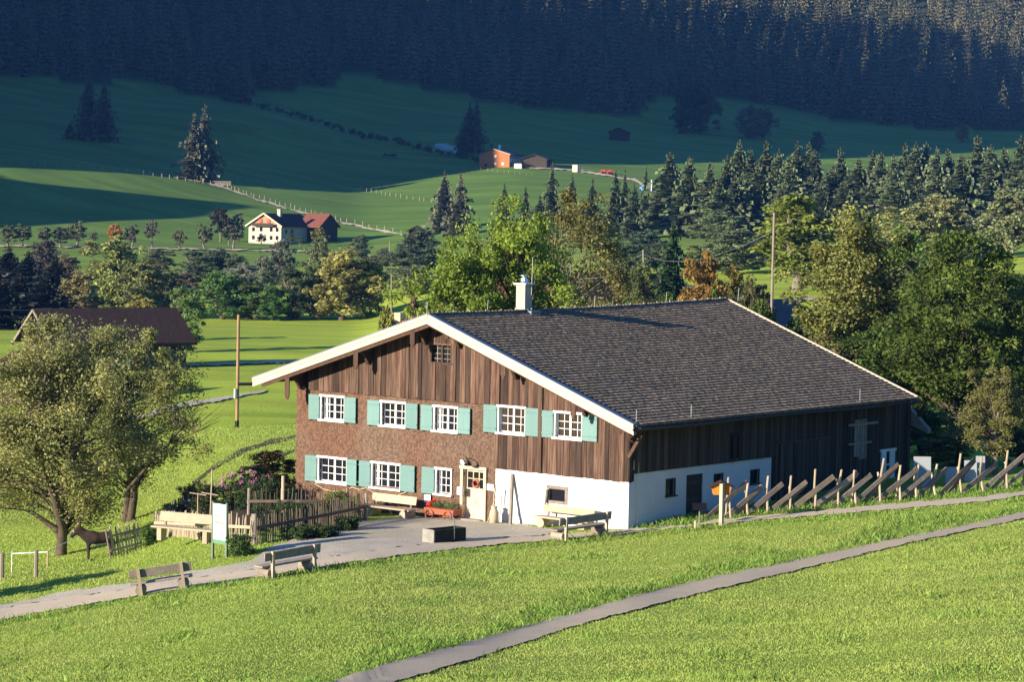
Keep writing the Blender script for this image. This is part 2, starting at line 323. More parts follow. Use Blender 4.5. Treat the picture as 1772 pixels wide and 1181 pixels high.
def broadleaf(seed, h=1., w=.7, clumps=90, per=90, leaf=.03, base=.18, stems=1, airy=.5, gap=.35, top=.5, trunk=.022, shoots=0., core=True):
    """unit tree (height h, crown width w): returns trunk mesh and crown mesh"""
    g = np.random.default_rng(seed); cz = h*(base+1)/2; rz = h*(1-base)/2
    lob = []
    for i in range(20):
        t = i*2.4+g.random()*.7; q = -0.92+1.8*(i+.5)/20; rr = math.sqrt(max(0, 1-abs(q)**2.6))*(1-.3*max(q, 0)*top*2)
        lob.append((math.cos(t)*rr*w*.32*(.6+.6*g.random()), math.sin(t)*rr*w*.32*(.6+.6*g.random()), cz+q*rz*.84, w*(.09+.19*g.random()**1.3)))
    lob.append((0, 0, h-w*.16, w*.15))
    for q in ((-.5, -.15, .2, .5) if core else ()): lob.append((g.normal()*.05*w, g.normal()*.05*w, cz+q*rz, w*.21))
    lob = np.array(lob)
    C = []
    while len(C) < clumps:
        L_ = lob[g.integers(len(lob))]; d = g.normal(size=3); d /= np.linalg.norm(d); r = L_[3]*(1-gap*g.random()**1.5)
        p = L_[:3]+d*r*np.array([1, 1, 1.1])
        if h*base*.9 < p[2] < h*1.0: C.append(p)
    for _ in range(int(clumps*shoots/5)):
        L_ = lob[g.integers(len(lob))]; d = g.normal(size=3); d[2] = abs(d[2])+.4; d /= np.linalg.norm(d); q = L_[:3]+d*L_[3]; up = d*.4+np.array([0, 0, .9])
        for j in range(5): e = q+up*w*.018*j*(.7+.6*g.random()); e[2] = min(e[2], h*1.0); C.append(e)
    C = np.array(C); clumps = len(C); R = w*(.04+.075*g.random(clumps))*(1+airy*.2)
    if shoots: R[-int(len(C)*.3):] *= .55
    V, F, a = leaves(C, R, per, leaf, seed+1)
    crown = npmesh('crown', V, F, {'rnd': a})
    TV, TF = [], []
    for s in range(stems):
        off = np.array([g.normal()*.03*w*(stems > 1), g.normal()*.03*w*(stems > 1), 0]); tip = np.array([g.normal()*.12*w*(1 if stems == 1 else 1.7), g.normal()*.12*w*(1 if stems == 1 else 1.7), h*.8])
        ts = np.linspace(0, 1, 7); pts = [off+(tip-off)*t+np.array([math.sin(t*7+s)*.03*w, math.cos(t*6+s)*.03*w, 0]) for t in ts]
        pts[0] = pts[0]-np.array([0, 0, .03*h]); limb(TV, TF, pts, [trunk*h*(1.25-1.1*t)+.002*h for t in ts], 7)
        sel = g.permutation(clumps)[:max(10, int(clumps*.38/stems))]
        for ci in sel:
            c = C[ci]; zt = min(c[2]-.12*h*(.4+g.random()), h*(.42+.36*g.random())); zt = max(zt, h*base*.75); t = np.clip(zt/(h*.8), .05, .95)
            st = off+(tip-off)*t+np.array([math.sin(t*7+s)*.03*w, math.cos(t*6+s)*.03*w, 0]); mid = (st+c)/2+np.array([g.normal()*.03*w, g.normal()*.03*w, .02*h+g.normal()*.02*h])
            r0 = trunk*h*(.5-.35*t); limb(TV, TF, [st, mid, c], [r0, r0*.55, r0*.2], 4)
    return npmesh('trunk', TV, TF, smooth=True), crown
def conifer(seed, h=1., w=.3, tiers=20, arms=10, base=.05, ragged=.25, segs=3):
    g = np.random.default_rng(seed); V, F, A = [], [], []
    for i in range(tiers):
        t = i/(tiers-1); z = h*(base+(1-base)*(t**.92))*.985; rad = w*.70*((1-t)**.85*(.82+.18*min(1, t*5))*.98+.02)
        na = max(4, int(arms*(1-.5*t)))
        for k in range(na):
            an = 2*math.pi*(k+g.random())/na; r = rad*(1-ragged*g.random()*1.6 if g.random() > .1 else .5); d = np.array([math.cos(an), math.sin(an)]); s = np.array([-d[1], d[0]])
            dz = h*(.03+.03*(1-t)); ww = r*(.26+.14*g.random())+.004*h; b0 = len(V); cr = g.random()
            prev = None
            for q in range(segs+1):
                f = q/segs; zz = z-dz*f**1.4*1.6*(1 if t < .9 else .2)+.3*dz*f; wd = ww*(1-abs(f-.45)*1.1)*(.7+.6*g.random()) if q < segs else .001
                p = d*r*f
                V += [(p[0]-s[0]*wd, p[1]-s[1]*wd, zz-wd*.5), (p[0]+s[0]*wd, p[1]+s[1]*wd, zz-wd*.5), (p[0], p[1], zz+wd*.35)]
                A += [np.clip(cr*.6+g.random()*.4*(.5+f), 0, 1)]*3
                if q:
                    c = b0+3*q; F += [(c-3, c-1, c+2, c), (c-1, c-2, c+1, c+2)]
                    # hanging sprays below the branch
                    j = len(V); hang = dz*(.5+.9*g.random()); off = (g.random()-.5)*ww
                    V += [(p[0]-d[0]*r*.22+s[0]*off, p[1]-d[1]*r*.22+s[1]*off, zz), (p[0]+s[0]*off, p[1]+s[1]*off, zz), (p[0]+s[0]*off*1.5, p[1]+s[1]*off*1.5, zz-hang), (p[0]-d[0]*r*.15+s[0]*off, p[1]-d[1]*r*.15+s[1]*off, zz-hang*.8)]
                    A += [cr]*4; F.append((j, j+1, j+2, j+3))
    crown = npmesh('crown', V, F, {'rnd': A})
    TV, TF = [], []; limb(TV, TF, [(0, 0, -.02*h), (0, 0, h*.5), (0, 0, h*.98)], [h*.012, h*.008, h*.002], 6)
    return npmesh('trunk', TV, TF), crown
def plant_tree(name, meshes, P, h, wscale, col, label, cat, group=None, rz=None, bark='bark', base_h=1., leafm='leaf', sink=.3):
    """one tree: an Empty at its foot, trunk and crown meshes (shared data) under it"""
    t, c = meshes; root = empty(name, (P[0], P[1], P[2]-.1), label, cat, group, rz=random.random()*6.28 if rz is None else rz)
    s = h/base_h; root.scale = (s*wscale, s*wscale, s)
    for nm, me, mt in (('trunk', t, M[bark]), ('crown', c, M[leafm])):
        o = bpy.data.objects.new(nm, me); scene.collection.objects.link(o); o.parent = root
        if not me.materials: me.materials.append(mt)
        o.color = (*col, 1)
    return root
# ------------------------------------------------------------ the land
_kr = _RG[None]; _X = CAM[0]+np.cos(_AZ0-_AG)[:, None]*_RG[None]; _Y = CAM[1]+np.sin(_AZ0-_AG)[:, None]*_RG[None]
_V = np.stack([_X, _Y, _H], 2).reshape(-1, 3); _nr = len(_RG)
_i, _j = np.meshgrid(np.arange(len(_AG)-1), np.arange(_nr-1), indexing='ij'); _b = (_i*_nr+_j).ravel()
EDGE = [(-300, 133), (0, 135), (75, 129), (140, 150), (225, 136), (270, 140), (330, 165), (430, 180), (442, 156), (570, 153), (600, 121), (700, 146), (850, 176), (1000, 196), (1100, 205), (1130, 170), (1190, 165), (1262, 168), (1380, 196), (1500, 214), (1600, 222), (2100, 232)]
_D = _V-CAM; _k = _D@_fw; _fr = _k > 300; _ks = np.where(_fr, _k, 1.); _u_ = 886+FPX*(_D@_R)/_ks; _v_ = 590.5-FPX*(_D@_U)/_ks
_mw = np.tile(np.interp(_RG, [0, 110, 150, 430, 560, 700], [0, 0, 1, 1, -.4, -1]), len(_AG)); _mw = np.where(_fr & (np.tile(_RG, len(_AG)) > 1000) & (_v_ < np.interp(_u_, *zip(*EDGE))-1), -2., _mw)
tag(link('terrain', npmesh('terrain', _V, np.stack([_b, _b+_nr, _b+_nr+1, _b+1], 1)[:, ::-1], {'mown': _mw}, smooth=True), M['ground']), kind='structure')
# roads and paths
PATH_U = [(430, 1232), (590, 1178), (700, 1145), (800, 1118), (900, 1090), (1000, 1063), (1087, 1037), (1240, 1000), (1362, 976), (1540, 937), (1654, 915), (1772, 887), (1960, 850), (2250, 806)]
PATH_L = [(430, 1270), (685, 1184), (800, 1150), (900, 1118), (1000, 1085), (1183, 1037), (1305, 1007), (1436, 976), (1566, 944), (1772, 900), (1960, 861), (2250, 815)]
sheet('tarmac_path', PATH_U, PATH_L, M['asphalt'])
YARD_U = [(-140, 1075), (0, 1049), (60, 1040), (100, 1028), (240, 1010), (340, 990), (430, 975), (470, 950), (540, 922), (633, 903), (700, 897), (800, 897), (860, 906), (920, 912), (980, 924)]
YARD_M = [(-140, 1084), (0, 1056), (100, 1040), (240, 1020), (340, 1003), (450, 987), (560, 968), (700, 948), (850, 934), (980, 926)]
ROAD_L = [(-140, 1108), (0, 1076), (100, 1058), (240, 1034), (340, 1017), (450, 1001), (560, 983), (700, 963), (850, 946), (950, 938), (1080, 926), (1240, 909), (1400, 896), (1560, 883), (1700, 871), (1772, 860), (1900, 846), (2250, 800)]
ROAD_U = YARD_M[:-1]+[(950, 929), (1085, 919), (1190, 911), (1240, 902), (1400, 888), (1560, 873), (1700, 862), (1772, 852), (1900, 838), (2250, 793)]
sheet('gravel_yard', YARD_U, YARD_M, M['gravel'], lift=.045)
sheet('sandy_road', ROAD_U, ROAD_L, M['sand'], lift=.05)
sheet('valley_path', [(230, 724), (300, 702), (400, 687), (460, 676)], [(230, 732), (300, 711), (400, 692), (460, 680)], M['gravel'], lift=.1)
sheet('barn_track', [(300, 634.5), (400, 630.5), (560, 624)], [(300, 637.5), (400, 633.5), (560, 627)], M['sand'], lift=.15)
sheet('lane', [(1290, 536), (1350, 527), (1385, 517), (1470, 511)], [(1290, 546), (1350, 535), (1385, 524), (1470, 515)], M['asphalt'], lift=.15)
sheet('farm_track', [(300, 306), (380, 322), (440, 344), (520, 368), (600, 388), (700, 408)], [(300, 308), (380, 324.5), (440, 346.5), (520, 370.5), (600, 390.5), (700, 410.5)], M['sand'], lift=.3)
sheet('valley_road', [(0, 426), (200, 429), (400, 433), (560, 437), (680, 447)], [(0, 428), (200, 431), (400, 435), (560, 439), (680, 449)], M['sand'], lift=.3)
sheet('ploughed_field', [(1105, 362), (1150, 360), (1250, 372)], [(1105, 376), (1150, 382), (1250, 386)], M['field'], lift=.4)
sheet('farmyard', [(900, 288), (1000, 295), (1100, 312), (1160, 345)], [(900, 291), (1000, 298), (1100, 315), (1160, 352)], M['sand'], lift=.3)
for k, (a, b) in enumerate((([(318, 870), (335, 835), (370, 806), (420, 778), (470, 762), (520, 752)], 5), ([(372, 852), (392, 828), (420, 812), (460, 795), (500, 781), (525, 775)], 4))):
    sheet('wheel_rut', a, [(u, v+b*1.4) for u, v in a], M['soil'], lift=.04)
sheet('garden_bed', [(290, 885), (380, 872), (500, 862), (600, 868), (628, 885)], [(290, 897), (380, 905), (440, 920), (560, 898), (628, 887)], M['soil'], lift=.04)
# the mountain to the left, out of the picture, its crest shaped and notched to lay its shadow over the far slopes
SP = [(395, 30), (560, 45), (630, 55), (662, 68), (674, 92), (682, 98), (700, 106), (706, 107), (714, 101), (735, 95), (751, 97), (757, 112), (762, 124), (766, 160), (770, 205), (776, 235), (790, 252), (800, 262), (860, 285), (901, 320), (936, 342), (981, 362), (1014, 372), (1045, 380), (1084, 390), (1108, 390), (1130, 394), (1160, 394), (1175, 388), (1212, 390), (1239, 384), (1260, 376), (1306, 350), (1400, 350), (1600, 350)]
V, F = [], []; ps = np.arange(395, 1600, 2.)
for i, p in enumerate(ps):
    s = np.interp(p, *zip(*SP))+(2-52*max(0, math.sin(p*.16)+.8*math.sin(p*.37+2)+.4*math.sin(p*.9)-.65) if p > 960 else 2*math.sin(p*.3) if p > 800 else .8*math.sin(p*.3))
    a = .225*p-20
    for da, fz in ((-420, -1), (-150, .45), (0, 1), (60, .3), (75, -1)):
        aa = a+da*(.35+.65*min(1, p/900)); x = CAM[0]+SH[0]*aa-SH[1]*p; y = CAM[1]+SH[1]*aa+SH[0]*p
        gz = float(hz(x, y)); cz_ = s-TANE*a
        V.append((x, y, gz-8 if fz == -1 else max(gz-8, gz+(cz_-gz)*fz)))
    if i:
        for k in range(4): c = i*5+k; F.append((c-5, c, c+1, c-4))
tag(link('mountain', npmesh('mountain', V, F), M['forestfloor']), kind='structure')
# ------------------------------------------------------------ the farmhouse
HW, HD = 18.25, 21.99
RL = onY(440, 656, -1.0); RA = onY(743, 546, -1.0); RR = onY(1099, 737, -1.0)
RRb = onX(1583, 690, RR[0]); RAb = onX(1262, 519, RA[0]); YB = (RRb[1]+RAb[1])/2
def roofz(x, y):
    t = (y+1)/(YB+1); za = RA[2]+(RAb[2]-RA[2])*t-.10*math.sin(math.pi*min(max(t, 0), 1)); zr = RR[2]+(RRb[2]-RR[2])*t
    if x > RA[0]: s = (x-RA[0])/(RR[0]-RA[0]); return za+(zr-za)*s
    s = (RA[0]-x)/(RA[0]-RL[0]); return za+(RL[2]-za)*s
house = empty('farmhouse', (-9, 8, 0), 'big old farmhouse with shingled and planked front, white plastered corner and grey shingle roof', 'farmhouse')
def wall_cells(mb, a0, a1, z0, z1, holes, fn):
    A = sorted({a0, a1}|{min(max(h[k], a0), a1) for h in holes for k in (0, 1)}); Z = sorted({z0, z1}|{min(max(h[k], z0), z1) for h in holes for k in (2, 3)})
    for i in range(len(A)-1):
        for j in range(len(Z)-1):
            am, zm = (A[i]+A[i+1])/2, (Z[j]+Z[j+1])/2
            if not any(h[0] < am < h[1] and h[2] < zm < h[3] for h in holes): fn(mb, A[i], A[i+1], Z[j], Z[j+1])
def rect(u0, v0, u1, v1, u2, v2, u3, v3):   # tl, tr, bl, br pixels on the front wall
    a, b, c, d = onY(u0, v0, 0), onY(u1, v1, 0), onY(u2, v2, 0), onY(u3, v3, 0)
    return ((a[0]+c[0])/2, (b[0]+d[0])/2, (c[2]+d[2])/2, (a[2]+b[2])/2)
WU = [rect(557.6, 681.6, 600, 686.7, 555.9, 727.6, 598.5, 732), rect(662, 692, 706, 697, 660, 737, 704.3, 742.8), rect(753.5, 700, 796, 705, 751.2, 746.6, 794.6, 751.5), rect(864.6, 700.2, 912.8, 704.6, 862.6, 750.3, 911.7, 755), rect(962, 709, 1011.2, 716, 960.7, 758.3, 1009.7, 764.2)]
WL = [rect(553.7, 788, 604.6, 793.5, 551, 834.5, 602, 840.5), rect(646, 797.5, 696.9, 803.5, 643.6, 844.6, 694.9, 850.5), rect(756.8, 808.5, 784.6, 811.5, 754.4, 856.5, 783, 859.5)]
DO = rect(799.8, 805, 844, 810, 798.3, 903, 842.5, 907.5)
SW = rect(948, 842, 982, 844, 948, 870, 982, 873)
AW = rect(746, 592, 786, 597, 745, 628, 785, 633)
XS = -6.82                                                    # where the shingles end and plaster and planks begin
ins = lambda h: (h[0]+.07, h[1]-.07, h[2]+.08, h[3]-.06)
holes = [ins(h) for h in WU+WL]+[(DO[0]+.12, DO[1]-.12, -.05, DO[3]-.12), ins(SW), ins(AW)]
fy = lambda mb, a, b, c, d: mb.box(a, b, 0, .22, c, d)
mb = MB(); wall_cells(mb, -HW, XS, -1.5, 4.9, holes, fy); mb.build('shingle_backing', M['beam'], house)
mb = MB(); wall_cells(mb, XS, 0, -1.5, 2.3, holes, lambda m, a, b, c, d: m.box(a, b, -.03, .22, c, d)); 
sideholes = [(2.48, 3.2, 1.53, 2.25), (3.95, 5.14, -.3, 2.29), (5.92, 6.65, 1.5, 2.2), (8.66, 9.41, 1.56, 2.18)]
wall_cells(mb, .22, 10.3, -1.5, 2.65, sideholes, lambda m, a, b, c, d: m.box(-.25, 0, a, b, c, d)); mb.build('plaster_wall', M['plaster'], house)
# back of the gable above, in planks' shadow
mb = MB()
mb.prism([(-HW, 4.9), (XS, 4.9), (XS, 2.3), (0, 2.3), (0, roofz(0, 0)-.3), (RA[0], roofz(RA[0], 0)-.3), (-HW, roofz(-HW, 0)-.3)], lambda a, b, d: (a, d, b), .10, .3)
mb.box(-HW, -HW+.2, 0, HD, -1.5, 5.5); mb.box(-.2, -.02, 0, HD, 2.65, 4.3); mb.box(-.2, -.02, 10.3, HD, -1.5, 4.3)
mb.prism([(-HW, -1.5), (0, -1.5), (0, roofz(0, HD)-.3), (RA[0], roofz(RA[0], HD)-.3), (-HW, roofz(-HW, HD)-.3)], lambda a, b, d: (a, d, b), HD-.2, HD)
mb.build('wall_core', M['darkplank'], house)
# shingles
mb = MB(); z = -.3
def inh(x, z, m=.0): return any(h[0]-m < x < h[1]+m and h[2]-m < z < h[3]+m for h in holes)
while z < 4.93:
    x = -HW-.05+random.random()*.1
    while x < XS-.02:
        wd = .06+.045*random.random(); jz = random.uniform(-.012, .012)
        if not inh(x+wd/2, z+.06):
            x1 = min(x+wd-.006, XS)
            y = -.035-.012*random.random(); mb.hexa([(x, y, z+jz), (x1, y, z+jz), (x1, 0, z+jz), (x, 0, z+jz), (x, -.012, z+.11), (x1, -.012, z+.11), (x1, 0, z+.11), (x, 0, z+.11)])
        x += wd
    z += .088
mb.build('shingle_cladding', M['shingle'], house)
# front planks
def planks(mb, x0, x1, zb, wmin=.17, wmax=.34, y=-.07):
    x = x0
    while x < x1-.02:
        wd = min(random.uniform(wmin, wmax), x1-x); yy = y-random.choice([0, .01, .02, .035]); xe = x+wd-.012; r = random.random(); cx = (x+xe)/2
        segs = [(zb+random.uniform(-.02, .02), None)]
        hh = [h for h in holes if h[0]-.02 < cx < h[1]+.02 and h[3] > zb]
        t0, t1 = roofz(x, 0)-.3, roofz(xe, 0)-.3
        def put(a, b0, b1): mb.hexa([(x, yy, a), (xe, yy, a), (xe, .1, a), (x, .1, a), (x, yy, b0), (xe, yy, b0), (xe, .1, b1), (x, .1, b0)] if False else [(x, yy, a), (xe, yy, a), (xe, .1, a), (x, .1, a), (x, yy, b0), (xe, yy, b1), (xe, .1, b1), (x, .1, b0)], r)
        if hh: h = hh[0]; put(segs[0][0], h[2], h[2]); put(h[3], t0, t1)
        else: put(segs[0][0], t0, t1)
        x += wd
mb = MB(); planks(mb, -17.45, XS, 4.93, y=-.10); planks(mb, XS-.05, .06, 2.3, y=-.07)
for u in (866, 790, 725): q = onY(u, 650, 0)[0]; mb.box(q-.07, q+.07, -.15, -.1, 5.0, roofz(q, 0)-.35)
q = onY(938, 740, 0)[0]; mb.box(q-.1, q+.1, -.16, -.1, 2.32, roofz(q, 0)-.35)
mb.build('front_planking', M['plank'], house)
# side planks (towards +x)
mb = MB(); y = -.05
while y < HD:
    wd = random.uniform(.18, .3); low = 2.62 if y < 10.28 else -.6; xo = .05+random.choice([0, .015, .03])
    lh = (10.6 < y < 10.9)
    if not (6.95 < y+wd/2 < 7.75) and not (19.65 < y+wd/2 < 20.45): mb.hexa([(-.03, y, low), (xo, y, low), (xo, y+wd-.012, low), (-.03, y+wd-.012, low), (-.03, y, roofz(0, y)-.28), (xo, y, roofz(0, y)-.28), (xo, y+wd-.012, roofz(0, y)-.28), (-.03, y+wd-.012, roofz(0, y)-.28)])
    elif y < 12: mb.box(-.03, xo, y, y+wd-.012, low, 2.75); mb.box(-.03, xo, y, y+wd-.012, 3.75, roofz(0, y)-.28)
    else: mb.box(-.03, xo, y, y+wd-.012, low, .95); mb.box(-.03, xo, y, y+wd-.012, 2.3, roofz(0, y)-.28)
    y += wd
mb.build('side_planking', M['darkplank'], house)
# roof
mb = MB()
for xa, xb in ((RL[0], RA[0]), (RA[0], RR[0])):
    n = 10
    for i in range(n):
        y0, y1 = -1+(YB+1)*i/n, -1+(YB+1)*(i+1)/n; c = [(xa, y0), (xb, y0), (xb, y1), (xa, y1)]
        mb.hexa([(x, y, roofz(x, y)-.2) for x, y in c]+[(x, y, roofz(x, y)-.07) for x, y in c])
roof = mb.build('roof', M['beam'], house)
mb = MB()
for side in (1, -1):
    xe = RR[0] if side > 0 else RL[0]; rows = 46 if side > 0 else 30
    for j in range(rows):
        s0, s1 = j/rows, min(1, (j+1.35)/rows); y = -1.04+random.random()*.05
        while y < YB:
            wd = random.uniform(.09, .17); ye = min(y+wd-.008, YB+.03); js = random.uniform(-.0014, .0014)
            xa = xe+.05*side+(RA[0]-xe)*(s0+js); xb = xe+(RA[0]-xe)*s1; lift = random.uniform(0, .008)
            za0, za1, zb0, zb1 = roofz(min(xa, RR[0]) if side > 0 else max(xa, RL[0]), y), roofz(min(xa, RR[0]) if side > 0 else max(xa, RL[0]), ye), roofz(xb, y), roofz(xb, ye)
            t = .055+lift
            mb.hexa([(xa, y, za0-.06), (xa, ye, za1-.06), (xb, ye, zb1-.06), (xb, y, zb0-.06), (xa, y, za0+t), (xa, ye, za1+t-random.uniform(0, .012)), (xb, ye, zb1-.005), (xb, y, zb0-.005)])
            y += wd
mb.build('shingle_roofing', M['tile'], roof)
mb = MB(); y = -1.05; k = 0
while y < YB:
    z_ = roofz(RA[0], min(y, YB)); mb.hexa([(RA[0]-.16, y, z_-.03), (RA[0]+.16, y, z_-.03), (RA[0]+.16, y+.3, z_-.03), (RA[0]-.16, y+.3, z_-.03), (RA[0]-.04, y, z_+.13), (RA[0]+.04, y, z_+.13), (RA[0]+.04, y+.3, z_+.08), (RA[0]-.04, y+.3, z_+.08)]); y += .22
mb.build('ridge_capping', M['tile'], roof)
y = -.5
while y < YB: mb = MB(); mb.box(RA[0]-.02, RA[0]+.03, y, y+.05, roofz(RA[0], y)+.1, roofz(RA[0], y)+.17); mb.build('ridge_clip', M['steel'], roof); y += 1.05
def barge(name, x0, x1, h0, y0, y1, mt):
    m = MB(); f = (lambda x: roofz(x, -1 if y0 < 0 else YB))
    m.hexa([(x0, y0, f(x0)-h0), (x1, y0, f(x1)-h0), (x1, y1, f(x1)-h0), (x0, y1, f(x0)-h0), (x0, y0, f(x0)+.03), (x1, y0, f(x1)+.03), (x1, y1, f(x1)+.03), (x0, y1, f(x0)+.03)]); return m.build(name, mt, roof)
barge('bargeboard', RL[0], RA[0], .34, -1.10, -1.04, M['pine']); barge('bargeboard', RA[0], RR[0], .38, -1.10, -1.04, M['pine'])
m = MB()
for x0, x1 in ((RL[0], RA[0]), (RA[0], RR[0])):
    m.hexa([(x, y, roofz(x, -1)+zo) for zo in (-.1, .055) for x, y in ((x0, -1.14), (x1, -1.14), (x1, -1.102), (x0, -1.102))])
m.build('upper_bargeboard', M['pine'], roof)
m = MB()
m.hexa([(x, y, roofz(x, -1)+zo) for zo in (-.50, -.345) for x, y in ((RL[0]+.5, -1.03), (RA[0], -1.03), (RA[0], -.97), (RL[0]+.5, -.97))]); m.hexa([(x, y, roofz(x, -1)+zo) for zo in (-.46, -.385) for x, y in ((RA[0], -1.03), (RR[0]-.3, -1.03), (RR[0]-.3, -.97), (RA[0], -.97))])
m.build('verge_rafter', M['beam'], roof)
m = MB()
for x0, x1 in ((RL[0], RA[0]), (RA[0], RR[0])):
    for i in range(1): m.hexa([(x, y, roofz(x, -1)+zo) for zo in (.056, .085) for x, y in ((x0, -1.17), (x1+.05*(x1 > RA[0]), -1.17), (x1+.05*(x1 > RA[0]), -.88), (x0, -.88))])
m.build('verge_flashing', M['flash'], roof)
barge('bargeboard', RA[0], RR[0], .3, YB+.0, YB+.06, M['pine']); barge('bargeboard', RL[0], RA[0], .3, YB, YB+.06, M['pine'])
m = MB(); m.hexa([(x, y, roofz(x, YB)+zo) for zo in (-.03, .10) for x, y in ((RA[0], YB-.02), (RR[0], YB-.02), (RR[0], YB+.09), (RA[0], YB+.09))]); m.hexa([(x, y, roofz(x, YB)+zo) for zo in (-.03, .10) for x, y in ((RL[0], YB-.02), (RA[0], YB-.02), (RA[0], YB+.09), (RL[0], YB+.09))]); m.build('verge_strip', M['pine'], roof)
# purlins with their hanging end boards
for u, v0, v1 in ((497, 655, 692), (616, 606, 640), (714, 570, 602), (773.5, 556, 588), (871, 622, 657), (992, 690, 726), (1073, 733, 752)):
    t = onY(u, v1, -1.0); x = t[0]; zt = roofz(x, -1)-.2; wd = .13
    m = MB(); m.box(x-.11, x+.11, -.98, .1, zt-.28, zt)
    m.prism([(-.98, zt-.28), (-.75, zt-.30), (-.5, zt-.42), (-.28, zt-.75), (-.1, zt-.85), (-.1, zt-.28)], lambda a, b, d: (x+d, a, b), -.07, .07)
    pl = m.build('purlin', M['beam'], house)
    zb = t[2]; m = MB(); m.prism([(x-wd, zt+.02), (x+wd, zt+.02), (x+wd, zb+.18), (x+wd*.6, zb+.12), (x+wd*.7, zb+.06), (x, zb), (x-wd*.7, zb+.06), (x-wd*.6, zb+.12), (x-wd, zb+.18)], lambda a, b, d: (a, d, b), -1.035, -.985)
    m.build('end_board', M['beam'], pl)
for yb in (-.4, HD+.35):     # brace under the side eave
    m = MB(); m.beam((0, yb if yb > 0 else -.06, 3.3), (.62, yb if yb > 0 else -.06, 4.25), .14, .14); m.build('eave_brace', M['beam'], house)
m = MB(); m.hexa([(-.1, HD+.2, 3.35), (.9, HD+.2, 3.0), (.9, HD+.5, 3.0), (-.1, HD+.5, 3.35), (-.1, HD+.2, 4.1), (.9, HD+.2, 3.2), (.9, HD+.5, 3.2), (-.1, HD+.5, 4.1)]); m.build('eave_board', M['greywood'], house)
# gutter
m = MB(); gx, n = RR[0]+.14, 7
pts = [(-1.25, roofz(RR[0], -1)-.12)]+[(y, roofz(RR[0], y)-.12-.03*math.sin(y*.5)) for y in np.linspace(0, YB+.15, 14)]
for (ya, za), (yb, zb) in zip(pts, pts[1:]):
    prof = [(gx+.09*math.cos(t), .10*math.sin(t)) for t in np.linspace(math.pi, 2*math.pi, n)]; prof += [(gx+.075*math.cos(t), .085*math.sin(t)) for t in np.linspace(2*math.pi, math.pi, n)]
    m.add([(px_, ya, za+pz) for px_, pz in prof]+[(px_, yb, zb+pz) for px_, pz in prof], [(i, (i+1) % (2*n), (i+1) % (2*n)+2*n, i+2*n) for i in range(2*n)])
for y in np.arange(-.9, YB, 1.0): m.box(RR[0]-.08, gx+.1, y, y+.03, roofz(RR[0], y)-.11, roofz(RR[0], y)-.09)
m.build('gutter', M['gutter'], house)
m = MB(); m.tube([(RR[0]+.12, -1.1, 4.4), (.35, -.5, 4.1), (.14, .12, 3.9), (.12, .12, 2.8)], .04, 6); m.build('downpipe', M['gutter'], house)
def windowbox(w, name='window', left=True, right=True, cols=2, curtain=.5, sh=.70, rsh=None):
    x0, x1, z0, z1 = w; m = MB()
    m.box(x0-.03, x1+.03, -.15, 0, z1-.09, z1); m.box(x0-.05, x1+.05, -.19, .02, z0-.01, z0+.07)
    m.box(x0, x0+.06, -.1, .16, z0+.07, z1-.09); m.box(x1-.06, x1, -.1, .16, z0+.07, z1-.09)
    yg = .12; a, b, c, d = x0+.06, x1-.06, z0+.07, z1-.09; m.box(a, b, yg-.06, yg+.06, c, c+.05); m.box(a, b, yg-.06, yg+.06, d-.05, d); m.box(a, a+.04, yg-.06, yg+.06, c+.05, d-.05); m.box(b-.04, b, yg-.06, yg+.06, c+.05, d-.05)
    if cols == 2: mid = (a+b)/2; m.box(mid-.045, mid+.045, yg-.07, yg+.05, c+.05, d-.05); cs = ((a+.04, mid-.045), (mid+.045, b-.04))
    else: cs = ((a+.05, b-.05),)
    for (p, q) in cs:
        m.box((p+q)/2-.012, (p+q)/2+.012, yg-.03, yg+.02, c+.05, d-.05)
        for k in (1, 2): zz = c+.05+(d-c-.1)*k/3; m.box(p, q, yg-.028, yg+.018, zz-.012, zz+.012)
    o = m.build(name, M['white'], house)
    m = MB(); m.box(a, b, yg+.005, yg+.012, c, d); m.build('pane', M['glass'], o)
    if curtain:
        m = MB(); m.box(a+.05, a+.05+(b-a)*.12, yg-.002, yg+.004, c+.06, d-.06); m.build('curtain', M['curtain'], o)
    rsh = rsh or sh
    for side, on in ((-1, left), (1, right)):
        if not on: continue
        ww = sh if side < 0 else rsh
        sa, sb = (x0-ww-.0, x0-.02) if side < 0 else (x1+.0, x1+ww); tl = .02
        m = MB(); m.box(sa, sb, -.15, -.11, z0+.02, z1-.03)
        for zz in (z0+.18, z1-.24): m.box(sa+.02, sb-.02, -.175, -.15, zz, zz+.05)
        m.box((sa+sb)/2-.003, (sa+sb)/2+.003, -.152, -.15, z0+.03, z1-.04)
        s_ = m.build('shutter', M['teal'], o)
        m = MB(); hx = sa if side < 0 else sb
        m.box(hx-.04, hx+.04, -.14, -.02, (z0+z1)/2-.02, (z0+z1)/2+.01); m.build('shutter_catch', M['black'], o); m = MB(); m.box(sa+.05, sa+.12, -.13, -.02, z0-.03, z0+.01); m.build('shutter_catch', M['black'], o)
    return o
for k, wv in enumerate(WU): windowbox(wv, sh=(.66, .72, .66, .72, .62)[k], rsh=(.68, .68, .68, .74, .76)[k], curtain=k in (0, 2))
windowbox(WL[0], sh=.72, rsh=.74, curtain=0); windowbox(WL[1], sh=.82, rsh=.82); windowbox(WL[2], sh=.72, right=False, cols=1)
